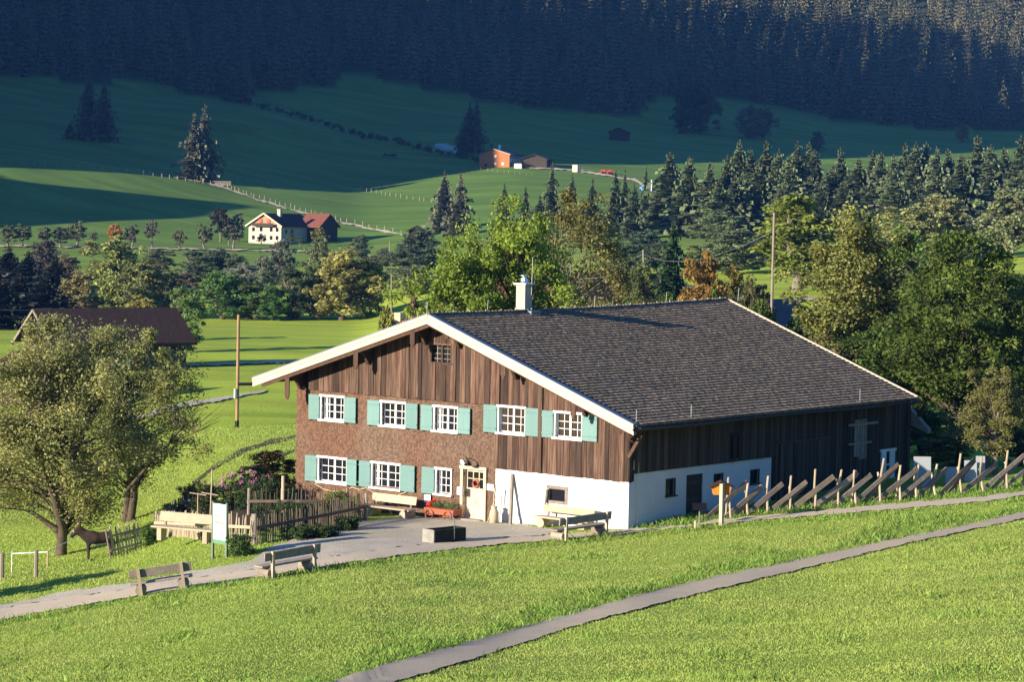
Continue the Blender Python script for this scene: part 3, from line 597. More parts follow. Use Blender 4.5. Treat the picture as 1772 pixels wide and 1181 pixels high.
# small brown window in the plaster and the attic window
m = MB(); x0, x1, z0, z1 = SW
for a, b, c, d in ((x0-.03, x1+.03, z1-.1, z1+.03), (x0-.03, x1+.03, z0-.03, z0+.09), (x0-.03, x0+.09, z0+.09, z1-.1), (x1-.09, x1+.03, z0+.09, z1-.1)): m.box(a, b, -.06, .12, c, d)
o = m.build('stable_window', M['greywood'], house); m = MB(); m.box(x0+.09, x1-.09, .06, .07, z0+.09, z1-.1); m.build('pane', M['glass'], o)
m = MB(); m.hexa([(x0+.02, -.02, z0-.1), (x0+.1, -.3, z0-.1), (x0+.12, -.28, z0-.1), (x0+.04, 0, z0-.1), (x0+.02, -.02, z1-.1), (x0+.1, -.3, z1-.1), (x0+.12, -.28, z1-.1), (x0+.04, 0, z1-.1)]) if False else m.tube([(x0+.03, -.1, z1-.15), (x0+.05, -.13, (z0+z1)/2), (x0-.02, -.16, z0-.15)], [.05, .06, .03], 6); m.build('hanging_cloth', M['greywood'], o)
x0, x1, z0, z1 = AW; m = MB()
for a, b, c, d in ((x0, x1, z1-.07, z1), (x0-.04, x1+.04, z0, z0+.06), (x0, x0+.07, z0+.06, z1-.07), (x1-.07, x1, z0+.06, z1-.07)): m.box(a, b, -.14, .1, c, d)
m.box((x0+x1)/2-.05, (x0+x1)/2+.05, -.02, .08, z0+.06, z1-.07)
o = m.build('attic_window', M['plank'], house); m = MB(); m.box(x0+.07, x1-.07, .04, .05, z0+.06, z1-.07); m.build('pane', M['glass'], o)
m = MB()
for fx in (.28, .72):
    for k in (1, 2, 3): zz = z0+(z1-z0)*k/4; m.box(x0+(x1-x0)*(fx-.2), x0+(x1-x0)*(fx+.2), .025, .04, zz-.012, zz+.012)
    xx = x0+(x1-x0)*fx; m.box(xx-.012, xx+.012, .024, .038, z0+.07, z1-.08)
m.build('glazing_bars', M['greywood'], o)
# front door
x0, x1, z0, z1 = DO; z0 = -.05; m = MB(); m.box(x0, x0+.13, -.12, .3, z0, z1-.13); m.box(x1-.13, x1, -.12, .3, z0, z1-.13); m.box(x0-.03, x1+.03, -.15, .3, z1-.13, z1)
fr = m.build('door_frame', M['cream'], house)
a, b = x0+.13, x1-.13; dz = z1-.13; m = MB(); gz0 = dz-.80
m.box(a, b, .10, .15, z0+.02, gz0); m.box(a, a+.1, .10, .15, gz0, dz); m.box(b-.1, b, .10, .15, gz0, dz); m.box(a+.1, b-.1, .10, .15, dz-.12, dz)
for k in (.36, .64): xx = a+(b-a)*k; m.box(xx-.02, xx+.02, .10, .145, gz0, dz-.12)
m.box(a+.1, b-.1, .10, .144, gz0+.38, gz0+.41); m.box(a+.06, b-.06, .08, .10, gz0-.06, gz0); m.box(a+.02, b-.02, .07, .1, z0+.05, z0+.32)
mx, mz = (a+b)/2, z0+.85
for k in range(4):
    t = k*math.pi/4; m.beam((mx-.14*math.cos(t), .095, mz-.2*math.sin(t)), (mx+.14*math.cos(t), .095, mz+.2*math.sin(t)), .03, .02, (0, 1, 0))
dr = m.build('front_door', M['cream'], house); m = MB(); m.box(a+.1, b-.1, .125, .13, gz0, dz-.12); m.build('door_glass', M['glass'], dr)
m = MB(); m.tube([(a+.06, .02, z0+1.05), (a+.06, .02, z0+1.22), (a+.14, .02, z0+1.2)], .02); m.build('handle', M['black'], dr)
m = MB(); cx, cz_ = mx, gz0+.2
m.tube([(cx+.15*math.cos(t), .07, cz_+.15*math.sin(t)) for t in np.linspace(0, 2*math.pi, 13)], .05, 6); m.build('wreath', M['rust'], dr)
m = MB(); m.box(x0-.1, x1+.2, -.75, -.1, -.3, -.02); m.box(x0+.1, x1-.1, -.35, .1, -.02, .1); m.build('door_step', M['stone'], house)
# things fixed on the front
m = MB(); lp = onY(818, 797, -.05); lx, lz = lp[0], lp[2]
m.tube([(lx-.3, -.03, lz), (lx-.25, -.2, lz+.12), (lx, -.42, lz+.1), (lx+.12, -.5, lz-.02)], .02); 
o = m.build('door_lamp', M['black'], house); m = MB(); m.tube([(lx+.12, -.5, lz), (lx+.12, -.5, lz-.1), (lx+.12, -.5, lz-.17)], [.03, .08, .2], 12); m.build('lamp_shade', M['black'], o)
m = MB(); m.tube([(lx-.28, -.12, lz-.02), (lx-.32, -.35, lz-.1)], [.03, .13], 10); m.build('spotlight', M['white'], house)
def plate(name, u0, v0, u1, v1, y=-.09, mt='signwhite', th=.03):
    a, b = onY(u0, v0, y), onY(u1, v1, y); m = MB(); m.box(a[0], b[0], y-th, y, b[2], a[2]); return m.build(name, M[mt], house)
o = plate('notice_board', 843.5, 838, 855, 850); m = MB(); q = onY(849, 844, -.125)
for k in range(3): m.box(q[0]-.13, q[0]+.1, q[1]-.003, q[1], q[2]+.06-k*.07, q[2]+.085-k*.07)
m.build('lettering', M['signgrey'], o)
plate('letter_box', 794, 843, 802, 857, y=-.2, th=.12)
o = plate('wall_sign', 735, 856, 745.5, 871, y=-.1); m = MB(); q = onY(740, 863, -.135)
for k in range(4): m.box(q[0]-.09, q[0]+.1, q[1]-.003, q[1], q[2]+.1-k*.07, q[2]+.12-k*.07)
m.build('lettering', M['signgrey'], o)
m = MB(); a, b = onY(863, 823, -.035), onY(880, 888, -.035)
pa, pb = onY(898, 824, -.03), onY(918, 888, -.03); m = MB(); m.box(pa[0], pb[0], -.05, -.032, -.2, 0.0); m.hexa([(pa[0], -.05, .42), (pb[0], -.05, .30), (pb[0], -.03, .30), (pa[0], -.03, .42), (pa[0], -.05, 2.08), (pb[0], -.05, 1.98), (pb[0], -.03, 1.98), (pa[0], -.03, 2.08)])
m.build('shadowlike_panel', mat('shadowlike_grey', (.42, .44, .5), .9), house)  # added flat panel, coloured as a shadow-like grey patch on the plaster
m = MB(); r1 = [onY(u, v, -.12) for u, v in ((545, 838), (560, 847), (575, 851), (592, 851), (610, 844), (622, 848), (634, 845), (650, 855), (665, 860), (685, 859), (703, 852))]
m.tube([tuple(p) for p in r1], .014, 5); m.build('straw_garland', M['rope'], house)
# side wall fittings
def sidebox(m, y0, y1, z0, z1, x0=-.02, x1=.05): m.box(x0, x1, y0, y1, z0, z1)
for (a, b, c, d) in (sideholes[0], sideholes[2], sideholes[3]):
    m = MB(); m.box(-.06, .0, a, a+.05, c, d); m.box(-.06, 0, b-.05, b, c, d); m.box(-.06, 0, a+.05, b-.05, d-.05, d); m.box(-.06, .06, a-.04, b+.1, c-.04, c+.01); o = m.build('side_window', M['darkplank'], house); m = MB(); m.box(-.14, -.13, a, b, c, d); m.build('pane', M['glass'], o)
m = MB(); m.box(-.15, -.05, 3.95, 5.14, -.3, 2.29); 
for zz in (.5, 1.2, 1.9): m.box(-.05, -.02, 3.97, 5.12, zz, zz+.12)
m.build('stable_door', M['darkplank'], house)
m = MB(); m.box(-.1, -.05, 6.9, 7.8, 2.7, 3.8); m.box(.04, .1, 6.95, 7.75, 3.72, 3.85); m.box(.02, .07, 7.2, 7.3, 2.6, 3.75); m.build('loft_hatch', M['inside'], house)
m = MB(); m.box(.05, .16, 10.6, 14.9, 3.18, 3.26); m.box(.09, .13, 10.8, 14.8, -.5, 3.15)
for k in range(12): y = 10.8+k*4/12; m.box(.13, .145+.012*(k % 2), y+.01, y+4/12-.02, -.5, 3.12)
m.build('barn_door', M['darkplank'], house)
m = MB()
for k in range(5): m.box(.1, .16, 16.9+k*.22, 17.08+k*.22, 2.0+.2*random.random(), 3.85)
m.box(.16, .22, 16.3, 18.8, 3.6, 3.7); m.box(.16, .22, 16.3, 18.3, 2.75, 2.83); m.build('wooden_rack', M['greywood'], house)
m = MB(); a, b = 19.4, 20.6; m.box(.05, .14, a-.1, b+.1, 2.24, 2.36); m.box(.05, .12, a, a+.42, .95, 2.24); m.box(.05, .12, b-.42, b, .95, 2.24); m.box(.05, .16, a-.05, b+.05, .87, .95); m.box(.04, .09, a+.42, b-.42, 1.6, 1.66)
o = m.build('white_window', M['white'], house); m = MB(); m.box(.02, .03, a+.4, b-.4, .95, 2.24); m.build('pane', M['glass'], o)
m = MB(); m.tube([(.03, .5, 4.1), (.09, .5, 2.6), (.04, .5, -.3)], .012, 4); m.build('lightning_cable', M['steel'], house)
# chimney
c0 = onY(892, 541, 5.5); x0, y0 = c0[0]+.02, 5.5; m = MB(); m.box(x0, x0+.50, y0, y0+.5, 8.0, 9.74); m.box(x0-.03, x0+.53, y0-.03, y0+.53, 8.0, 8.72)
ch = m.build('chimney', M['concrete'], roof); m = MB(); m.box(x0-.09, x0+.59, y0-.09, y0+.59, 9.74, 9.82); m.build('chimney_cap', M['plaster'], ch) if False else m.build('chimney_cap', M['plaster'], roof)
m = MB(); cx, cy = x0+.25, y0+.25; m.tube([(cx, cy, 9.82), (cx, cy, 9.9), (cx, cy, 10.02)], [.2, .15, .13], 14); m.tube([(cx, cy, 10.02), (cx, cy, 10.12)], .10, 12); m.tube([(cx, cy, 10.13), (cx, cy, 10.16), (cx, cy, 10.19)], [.22, .22, .02], 14); m.build('flue_cowl', M['steel'], roof)
m = MB(); m.box(x0+.53, x0+.95, y0-.1, y0+.6, roofz(x0+.8, y0)-.05, roofz(x0+.6, y0)+.06); m.box(x0-.05, x0+.56, y0-.2, y0-.05, roofz(x0, y0)+.0, roofz(x0, y0)+.12); m.build('chimney_flashing', M['flash'], roof)
for u, v in ((738, 546), (843, 541), (1028, 533), (1152, 526), (1277, 518)):
    q = onX(u, v, RA[0]); m = MB(); m.tube([(RA[0], q[1], q[2]-.1), (RA[0]+.05, q[1], q[2]+.55)], .015, 5); m.build('lightning_rod', M['wire'], roof)
m = MB(); m.tube([(x0+.62, y0+.3, 9.3), (x0+.66, y0+.3, 10.95)], .018, 5); m.build('lightning_rod', M['wire'], roof)
for u in (1101, 1196, 1488): q = onX(u, 735-(u-1100)*.1, RR[0]-.15); m = MB(); z_ = roofz(RR[0]-.15, q[1]); m.tube([(RR[0]-.15, q[1], z_), (RR[0]-.15, q[1], z_+.55)], .014, 5); m.build('lightning_rod', M['wire'], roof)
# ------------------------------------------------------------ yard things
def frame2(u0, v0, u1, v1):
    """origin, heading and length of a thing whose foot runs between two pixels of the ground"""
    a, b = gp(u0, v0), gp(u1, v1); d = b-a; return a, math.atan2(d[1], d[0]), math.hypot(d[0], d[1]), (b[2]-a[2])
def loc(root, mb, name, mt, bevel=0, smooth=False):
    """mesh in the thing's own coordinates"""
    o = mb.build(name, mt, None, bevel, smooth); o.parent = root; return o
def park_bench(u0, v0, u1, v1, label, wood='greywood', flip=1):
    a, rz, L, dz = frame2(u0, v0, u1, v1); r = empty('park_bench', a, label, 'bench', 'park benches along the road', rz); r.rotation_euler[1] = -math.atan2(dz, L)
    e = .33
    m = MB(); m.hexa([(-e, 0, .62), (L+e, 0, .62), (L+e, .05, .62), (-e, .05, .62), (-e, -.03, .90), (L+e, -.03, .93), (L+e, .02, .93), (-e, .02, .90)]); loc(r, m, 'backrest', M[wood], .01)
    m = MB(); m.box(-e, L+e, .12, .55, .38, .45); loc(r, m, 'seat', M[wood], .015)
    for x in (0, L):
        m = MB(); m.beam((x, -.02, -.15), (x, -.07, .95), .10, .10, (0, 1, 0)); loc(r, m, 'post', M['palewood'])
        m = MB(); m.tube([(x, .02, .18), (x, .6, .18)], .19, 10); loc(r, m, 'log_support', M['greywood'])
    return r
park_bench(245, 1033, 320, 1022, 'grey park bench seen from behind, nearest the left edge of the road')
park_bench(471, 1003, 543, 990, 'grey park bench seen from behind, on the road edge below the garden fence')
park_bench(978, 938, 1048, 928, 'grey park bench seen from behind, in front of the white plaster wall')
def open_bench(P, rz, L, label, wood, bh=.3, logs=False, sc=1.):
    r = empty('bench', P, label, 'bench', None, rz)
    m = MB(); m.hexa([(0, .30, .62), (L, .30, .62), (L, .36, .62), (0, .36, .62), (0, .38, .62+bh), (L, .38, .62+bh), (L, .44, .62+bh), (0, .44, .62+bh)]); loc(r, m, 'backrest', M[wood], .01)
    m = MB(); m.box(-.08, L+.08, -.22, .26, .40, .47); loc(r, m, 'seat', M[wood], .015)
    for x in (.28, L-.28):
        m = MB()
        if logs: m.tube([(x, -.2, .2), (x, .4, .2)], .2, 10)
        else: m.box(x-.1, x+.1, -.15, .22, -.1, .4)
        loc(r, m, 'log_support' if logs else 'leg', M[wood])
        m = MB(); m.beam((x, .25, .0), (x, .40, .62+bh-.05), .08, .06, (0, 1, 0)); loc(r, m, 'post', M['greywood'])
    return r
HDG = math.atan2(_R[1], _R[0]); a = gp(268, 961); _e = a[:2]+2.7*np.array([math.cos(HDG-.45), math.sin(HDG-.45)]); a[2] = max(a[2], float(hz(*_e)))+.02; open_bench(a, HDG-.45, 2.7, 'pale wooden bench on the grass in front of the picket fence', 'palewood', .38)
a = onY(634, 905, -1.3); a[2] = float(hz(a[0], a[1])); open_bench(a, 0, 2.5, 'heavy slab bench standing before the shingled house wall', 'palewood', .34, True)
a = onY(930, 918, -.75); a[2] = float(hz(a[0], a[1])); open_bench(a, 0, 2.6, 'bleached slab bench on logs against the white plaster wall', 'palewood', .26, True)
# water trough
a = gp(752, 943); rz = HDG+.75; L = 1.6; r = empty('water_trough', a, 'dark mossy water trough with hoop pipe on the gravel yard', 'trough', None, rz)
m = MB(); W_ = .62; H_ = .52
m.box(0, L, 0, .1, 0, H_); m.box(0, L, W_-.1, W_, 0, H_); m.box(0, .1, .1, W_-.1, 0, H_); m.box(L-.1, L, .1, W_-.1, 0, H_); m.box(.1, L-.1, .1, W_-.1, 0, .1); loc(r, m, 'basin', M['mossy'], .02)
m = MB(); m.box(.1, L-.1, .1, W_-.1, .36, .40); loc(r, m, 'water', M['water'])
m = MB(); m.box(-.06, 0, -.02, W_+.02, 0, H_+.01); loc(r, m, 'stone_end', M['stone'])
m = MB(); m.tube([(L*.62, .02, .1), (L*.62, 0, .85), (L*.6, .12, 1.0), (L*.58, .3, .98), (L*.57, .36, .78)], .025, 6); loc(r, m, 'pipe', M['steel'])
# planter with red flowers
a = onY(736, 905, -.7); a[2] = float(hz(a[0], a[1])); r = empty('flower_cart', a, 'rusty red flower cart with plants beside the front door', 'flower cart')
m = MB(); m.hexa([(0, 0, .25), (1.5, 0, .25), (1.5, .5, .25), (0, .5, .25), (-.08, -.05, .5), (1.58, -.05, .5), (1.58, .55, .5), (-.08, .55, .5)]); loc(r, m, 'tub', M['rust'])
for x in (.25, 1.25):
    m = MB(); m.tube([(x+.22*math.cos(t), -.06, .22+.22*math.sin(t)) for t in np.linspace(0, 2*math.pi, 13)], .03, 5); m.beam((x-.2, -.06, .22), (x+.2, -.06, .22), .03, .03); loc(r, m, 'wheel', M['rust'])
g = np.random.default_rng(5); C = np.stack([g.random(26)*1.45, .1+.3*g.random(26), .52+.22*g.random(26)], 1); V, F, A = leaves(C, np.full(26, .14), 40, .07, 5); o = link('plants', npmesh('plants', V, F, {'rnd': A}), M['leaf']); o.parent = r; o.color = (.14, .2, .08, 1)
C = np.array([[.2, .1, .72], [.32, .2, .8], [.1, .1, .62]]); V, F, A = leaves(C, np.full(3, .14), 70, .06, 6); o = link('red_blooms', npmesh('red_blooms', V, F, {'rnd': A}), M['redflower']); o.parent = r
# milk churn and pole by the door
a = onY(855, 905, -.55); a[2] = float(hz(a[0], a[1])); r = empty('milk_churn', a, 'pale old milk churn with a stick beside the front door', 'milk churn')
m = MB(); m.tube([(0, 0, 0), (0, 0, .5), (0, 0, .62), (0, 0, .68), (0, 0, .74)], [.19, .19, .12, .11, .15], 14); loc(r, m, 'can', M['palewood'], 0, True)
m = MB(); m.tube([(.02, 0, .6), (-.05, 0, 1.0), (.0, .05, 1.5)], [.03, .025, .04], 5); m.tube([(-.35, 0, 0), (-.2, .1, .7), (-.12, .3, 1.2)], .02, 5); loc(r, m, 'stick', M['palewood'])
a = onY(883, 915, -.6); a[2] = float(hz(a[0], a[1])); m = MB(); t = onY(887, 821, -.06); m.beam(a-np.array([0, 0, .1]), t, .11, .11, (0, 1, 0)); tag(m.build('leaning_post', M['greywood']), 'tall squared post leaning on the white plaster wall', 'post')
# information board
a, rz, L, dz = frame2(368, 968, 392, 966); r = empty('information_board', a, 'tall white information board between two green posts by the road', 'sign', None, rz)
W_ = L
for x, n in ((0, 0), (W_, 1)):
    m = MB(); m.box(x-.04, x+.04, -.04, .04, -.2, 2.15); loc(r, m, 'post', M['steelgreen'])
m = MB(); m.box(.045, W_-.045, -.02, .02, .72, 2.08); p_ = loc(r, m, 'panel', M['signwhite'])
m = MB(); m.box(.045, W_-.045, -.028, .0, .60, .75); loc(r, m, 'green_band', M['signgreen'])
m = MB()
def ln(x0, x1, z, h=.02): m.box(.045+x0*(W_-.09), .045+x1*(W_-.09), -.024, -.0205, z, z+h)
ln(.08, .5, 1.58, .10); ln(.55, .85, 1.60, .015); ln(.55, .8, 1.63, .015); ln(.08, .5, 1.33, .13); ln(.52, .88, 1.33, .10); ln(.1, .5, 1.20, .012); ln(.1, .45, 1.17, .012)
for k in range(6): ln(.1, .8-.1*(k % 3), 1.10-k*.035, .010)
ln(.4, .62, .80, .035); o = m.build('print', M['signgrey']); o.parent = p_
# box on a post (orange) and small lectern
a = gp(1248, 911); r = empty('bee_house', a, 'orange wooden box with a small roof on a pale post beside the road', 'nest box')
H_ = 1.75; k_ = a[2]; m = MB(); m.box(-.07, .07, -.07, .07, -.2, 1.65); loc(r, m, 'post', M['palewood'])
ax = np.array([_R[0], _R[1]]); ax = ax/np.hypot(*ax); bx = np.array([-ax[1], ax[0]])
def lp3(s, d, z): return (ax[0]*s+bx[0]*d, ax[1]*s+bx[1]*d, z)
m = MB(); m.prism([(-.32, 1.2), (.30, 1.2), (.38, 1.5), (.0, 1.68), (-.38, 1.5)], lambda s, z, d: lp3(s, d, z), .09, .5); loc(r, m, 'box', M['orange'])
m = MB(); m.prism([(-.52, 1.46), (0, 1.70), (.52, 1.46), (.52, 1.50), (0, 1.75), (-.52, 1.50)], lambda s, z, d: lp3(s, d, z), .0, .62); loc(r, m, 'roof', M['darkplank'])
a = gp(1210, 913); r = empty('lectern_sign', a, 'small dark sloping information stand beside the stable door', 'sign'); m = MB(); m.tube([(0, 0, -.1), (0, 0, .75)], .03, 6); loc(r, m, 'post', M['greywood'])
m = MB(); m.hexa([lp3(-.28, -.15, .68), lp3(.28, -.15, .68), lp3(.28, .2, .9), lp3(-.28, .2, .9), lp3(-.28, -.15, .71), lp3(.28, -.15, .71), lp3(.28, .2, .93), lp3(-.28, .2, .93)]); loc(r, m, 'panel', M['black'])
a = gp(1203, 918); m = MB(); m.tube([a, a+np.array([0, 0, .35])], .05, 6); tag(m.build('stake', M['palewood']), 'short pale stake in the grass by the stable door', 'stake')
# slanting rail fence on the right
pl = [(1213, 903), (1310, 891), (1426, 880), (1500, 873), (1572, 866), (1700, 852), (1800, 843), (1900, 832)]
f0 = gp(1213, 903); r = empty('slanting_fence', f0, 'grey slanting rail fence with crossed stakes along the road', 'fence'); G = [gp(u, np.interp(u, *zip(*pl))) for u in np.arange(1213, 1860, 37.0)]
for i, g0 in enumerate(G[:-1]):
    d = G[i+1]-g0; d[2] = 0; d = d/np.hypot(d[0], d[1]); nrm = np.array([-d[1], d[0], 0]); L = random.uniform(2.1, 2.8); el = math.radians(random.uniform(31, 40)); a = g0+nrm*random.uniform(-.05, .1); a[2] = float(hz(a[0], a[1]))-.05
    b = a+d*L*math.cos(el)+np.array([0, 0, L*math.sin(el)])
    m = MB(); m.beam(a, b, .06, random.uniform(.15, .22), (0, 0, 1)); 
    if i % 2 == 1: m.beam(a+nrm*.08+d*.5, b+nrm*.08-np.array([0, 0, .12]), .06, .14)
    m.build('rail', M['rail'], r)
    q = a+(b-a)*.62; qz = float(hz(q[0], q[1]))
    m = MB(); m.tube([(q[0]-nrm[0]*.35-d[0]*.15, q[1]-nrm[1]*.35-d[1]*.15, qz-.1), (q[0]+nrm[0]*.02, q[1]+nrm[1]*.02, q[2]-.2), tuple(q+nrm*.18+np.array([0, 0, .3]))], .045, 6); m.build('stake', M['palewood'], r)
    m = MB(); m.tube([(q[0]+nrm[0]*.3, q[1]+nrm[1]*.3, qz-.1), tuple(q-nrm*.12+d*random.uniform(-.2, .1)+np.array([0, 0, random.uniform(.6, .95)]))], .045, 6); m.build('stake', M['palewood'], r)
# white boards behind that fence
for i, (u, v, wd, ht, lb) in enumerate(((1602, 848, .75, 1.35, 'tall white board standing at the back corner of the farmhouse'), (1654, 842, .6, .75, 'low white board behind the slanting fence, left of the next pair'), (1686, 838, .55, .95, 'white board behind the slanting fence, middle of the three at the trees'), (1703, 836, .4, 1.1, 'narrow white board leaning beside the thin tree trunk'))):
    P = at(u, azr(*gp(u, v)[:2])[1]+1.0); m = MB(); m.hexa([tuple(np.array(P)+np.array(lp3(s, d+(.12 if z > .5 else 0), z*ht))) for z in (0, 1) for s, d in ((-wd/2, -.02), (wd/2, -.02), (wd/2, .02), (-wd/2, .02))])
    tag(m.build('white_board', M['whitesheet']), lb, 'board', 'white boards behind the slanting fence')
# ---- picket fences of the garden
def picket(name, label, pts, ph=.95, sp=.14, mt='palewood', rails=((.62, .06),), lean=.12, group=None, posts=True):
    G = [gp(u, v) for u, v in pts]; r = empty(name, G[0], label, 'fence', group); mp = MB(); n = 0; pk = 0
    for a, b in zip(G, G[1:]):
        L = np.hypot(*(b-a)[:2]); d = (b-a)/L; nr = np.array([-d[1], d[0], 0]); x = 0
        while x < L:
            q = a+d*x; z = float(hz(q[0], q[1])); h = ph*random.uniform(.85, 1.1); ln_ = random.gauss(0, lean); s = random.uniform(.018, .03)
            m = MB() if pk < 98 else mp
            m.tube([(q[0], q[1], z-.05), (q[0]+d[0]*ln_*h+nr[0]*.04, q[1]+d[1]*ln_*h+nr[1]*.04, z+h)], [s, s*.75], 5)
            if pk < 98: m.build('picket', M[mt], r)
            pk += 1; x += sp*random.uniform(.75, 1.3)
        for zr, th in rails:
            m = MB(); m.beam((a[0]-nr[0]*.07, a[1]-nr[1]*.07, float(hz(a[0], a[1]))+zr), (b[0]-nr[0]*.07, b[1]-nr[1]*.07, float(hz(b[0], b[1]))+zr), .06, th*2); m.build('rail', M[mt], r)
        if posts:
            for q in (a, b): m = MB(); m.tube([(q[0], q[1], q[2]-.2), (q[0]+.02, q[1], q[2]+ph+.08)], .07, 7); m.build('post', M['greywood'], r)
    if mp.v: tag(mp.build('picket_row', M[mt], r), kind='stuff')
    return r
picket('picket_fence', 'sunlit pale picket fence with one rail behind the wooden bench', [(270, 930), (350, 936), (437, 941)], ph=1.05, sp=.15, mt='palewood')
picket('picket_fence', 'shaded woven picket fence running from the corner post towards the house', [(440, 943), (530, 925), (633, 903)], ph=1.1, sp=.10, mt='shadedpicket', lean=.08)
picket('picket_fence', 'rear picket fence of the garden in front of the shingled wall', [(430, 893), (520, 893), (600, 893)], ph=1.1, sp=.14, mt='shadedpicket', lean=.05)
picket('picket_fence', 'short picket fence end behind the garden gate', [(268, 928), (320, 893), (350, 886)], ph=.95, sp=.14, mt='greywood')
# garden gate, leaning
a, rz, L, dz = frame2(193, 968, 248, 950); r = empty('garden_gate', a, 'leaning woven picket gate beside the donkey', 'gate', None, rz); r.rotation_euler[1] = -.18
for k in range(12):
    x = k*L/11; m = MB(); m.tube([(x-.04, 0, -.05), (x+random.uniform(-.12, .02), random.uniform(-.03, .03), 1.25+random.uniform(-.1, .12))], .035, 6); loc(r, m, 'picket', M['palewood' if k % 3 else 'greywood'])
for z in (.35, .95): m = MB(); m.beam((0, -.05, z), (L, -.05, z), .05, .09); loc(r, m, 'rail', M['greywood'])
# crossed garden sticks
for (u, v, hh, hw, lb, pu) in ((362, 935, 2.8, .33, 'tall thin garden stick with a crossbar behind the information board', 1), (342, 915, 1.5, .35, 'low thin cross of sticks in the garden left of the tall one', 0)):
    P = gp(u, v); r = empty('stick_cross', P, lb, 'stick cross'); m = MB(); m.tube([(0, 0, -.1), (.08*pu, .05*pu, hh)], .028, 5); loc(r, m, 'upright', M['palewood'])
    m = MB(); zc = hh*(.66 if pu else .98); m.tube([tuple(np.array(lp3(-hw, -.05, zc+.04))), tuple(np.array(lp3(hw, -.05, zc-.06)))], .025, 5); loc(r, m, 'crossbar', M['palewood'])
P = gp(489, 893); m = MB(); m.tube([tuple(P), tuple(P+np.array([0, 0, 1.7]))], .07, 7); tag(m.build('garden_post', M['palewood']), 'pale round post by the left corner of the house', 'post')
# ---- electric fence posts on the left
for i, (u, v, h, rr, c, lb) in enumerate(((3, 1003, 1.05, .09, 'oldpole', 'dark thick fence post at the left edge of the picture'), (62, 1003, 1.15, .085, 'oldpole', 'grey fence post standing just below the forked tree'), (20, 992, .9, .02, 'tape', 'thin white fence stake near the left edge'), (82, 985, .75, .035, 'palewood', 'short pale fence stake against the tree trunk'))):
    P = gp(u, v); m = MB(); m.tube([tuple(P-np.array([0, 0, .2])), tuple(P+np.array([.02, 0, h]))], rr, 7); tag(m.build('fence_post', M[c]), lb, 'fence post', 'paddock fence posts')
m = MB(); tp = [gp(u, v)+np.array([0, 0, h]) for u, v, h in ((-30, 1000, .8), (20, 992, .8), (82, 985, .7), (150, 950, .75), (190, 945, .8))]
for a, b in zip(tp, tp[1:]): m.beam(a, b, .012, .03)
tag(m.build('fence_tape', M['tape']), 'white electric fence tape strung along the paddock by the donkey', 'fence tape')
# ---- telegraph poles: (top u, top v, foot u, foot v or distance)
for (u0, v0, u1, v1, rr, mt, lb) in ((413, 545, 410, 741, .13, 'polewood', 'bright brown telegraph pole in the meadow left of the farmhouse'), (1340, 368, 1333, 548, .11, 'oldpole', 'tall grey telegraph pole rising behind the ridge of the farmhouse roof'), (1458, 375, 1457, 500, .14, 'oldpole', 'grey telegraph pole standing among the trees right of the big round tree'), (677.5, 475, 677, 545, .13, 'oldpole', 'short looking grey pole standing in front of the tractor'), (675, 418, 674, 452, .15, 'oldpole', 'far small pole on the valley road left of the spruce pair'), (1113, 432, 1113, 478, .13, 'oldpole', 'thin far pole among the trees behind the chimney'), (1424, 415, 1424, 465, .12, 'oldpole', 'small pole half hidden by leaves right of the big round tree')):
    P = gp(u1, v1) if v1 > 560 or lb.startswith('far') else at(u1, {1333: 165, 1457: 260, 677: 330, 1113: 330, 1424: 330}.get(int(u1), 300)); d = ray(u0, v0); rr_ = azr(P[0], P[1])[1]; top = CAM+d/math.hypot(d[0], d[1])*rr_
    r = empty('telegraph_pole', P, lb, 'pole', 'wooden telegraph poles'); m = MB(); m.tube([tuple(P-np.array([0, 0, .3])), tuple(top)], [rr, rr*.8], 8); m.build('shaft', M[mt], r)
    if u0 == 413:
        m = MB(); q = P+(np.array(top)-P)*.385; m.box(q[0]-.05, q[0]+.05, q[1]-.3, q[1]-.1, q[2]-1.0, q[2]-.3); m.build('insulator', M['white'], r)
        m = MB(); m.tube([tuple(q), tuple(q+_R*1.4+np.array([0, 0, .02]))], .12, 7); m.build('lamp_arm', M['black'], r)
        m = MB(); m.tube([tuple(P), tuple(P+np.array([0, 0, .5]))], rr+.02, 8); m.build('foot_sleeve', M['black'], r)
def cable(pts, sag, lb):
    m = MB(); A = [CAM+ray(u, v)/np.hypot(*ray(u, v)[:2])*d for u, v, d in pts]; P = []
    for a, b in zip(A, A[1:]):
        for t in np.linspace(0, 1, 9): P.append(tuple(a+(b-a)*t-np.array([0, 0, sag*4*t*(1-t)])))
    m.tube(P, .012, 4); tag(m.build('cable', M['wire']), lb, 'cable')
cable([(1340, 395, 165), (1458, 382, 260), (1900, 345, 300)], 1.2, 'thin overhead cable running right from the tall pole')
cable([(1340, 400, 165), (1113, 440, 330), (940, 462, 360)], 1.5, 'thin overhead cable running left from the tall pole')
cable([(-60, 533, 230), (90, 534, 250)], .2, 'thin cable over the dark trees at the left edge')
# ---- tractor in the far field
P = at(692, 330); r = empty('tractor', P, 'small tan tractor parked in the field behind the pole', 'tractor'); 
m = MB(); m.box(-.5, .5, -.5, .5, .7, 1.3); m.box(.5, 1.9, -.35, .35, .7, 1.4); loc(r, m, 'body', M['rust']); m = MB(); m.box(-.6, .5, -.6, .6, 1.3, 2.5); loc(r, m, 'cab', M['hay'])
for x, y, rr in ((-.3, -.7, .75), (-.3, .7, .75), (1.5, -.55, .45), (1.5, .55, .45)): m = MB(); m.tube([(x, y-.15, rr), (x, y+.15, rr)], rr, 14); loc(r, m, 'wheel', M['black'])
m = MB(); m.box(-3, -1.4, -1, 1, .4, .8); m.beam((-2.6, 0, .8), (-1, 0, 1.9), .1, .1); loc(r, m, 'harrow', M['rust'])
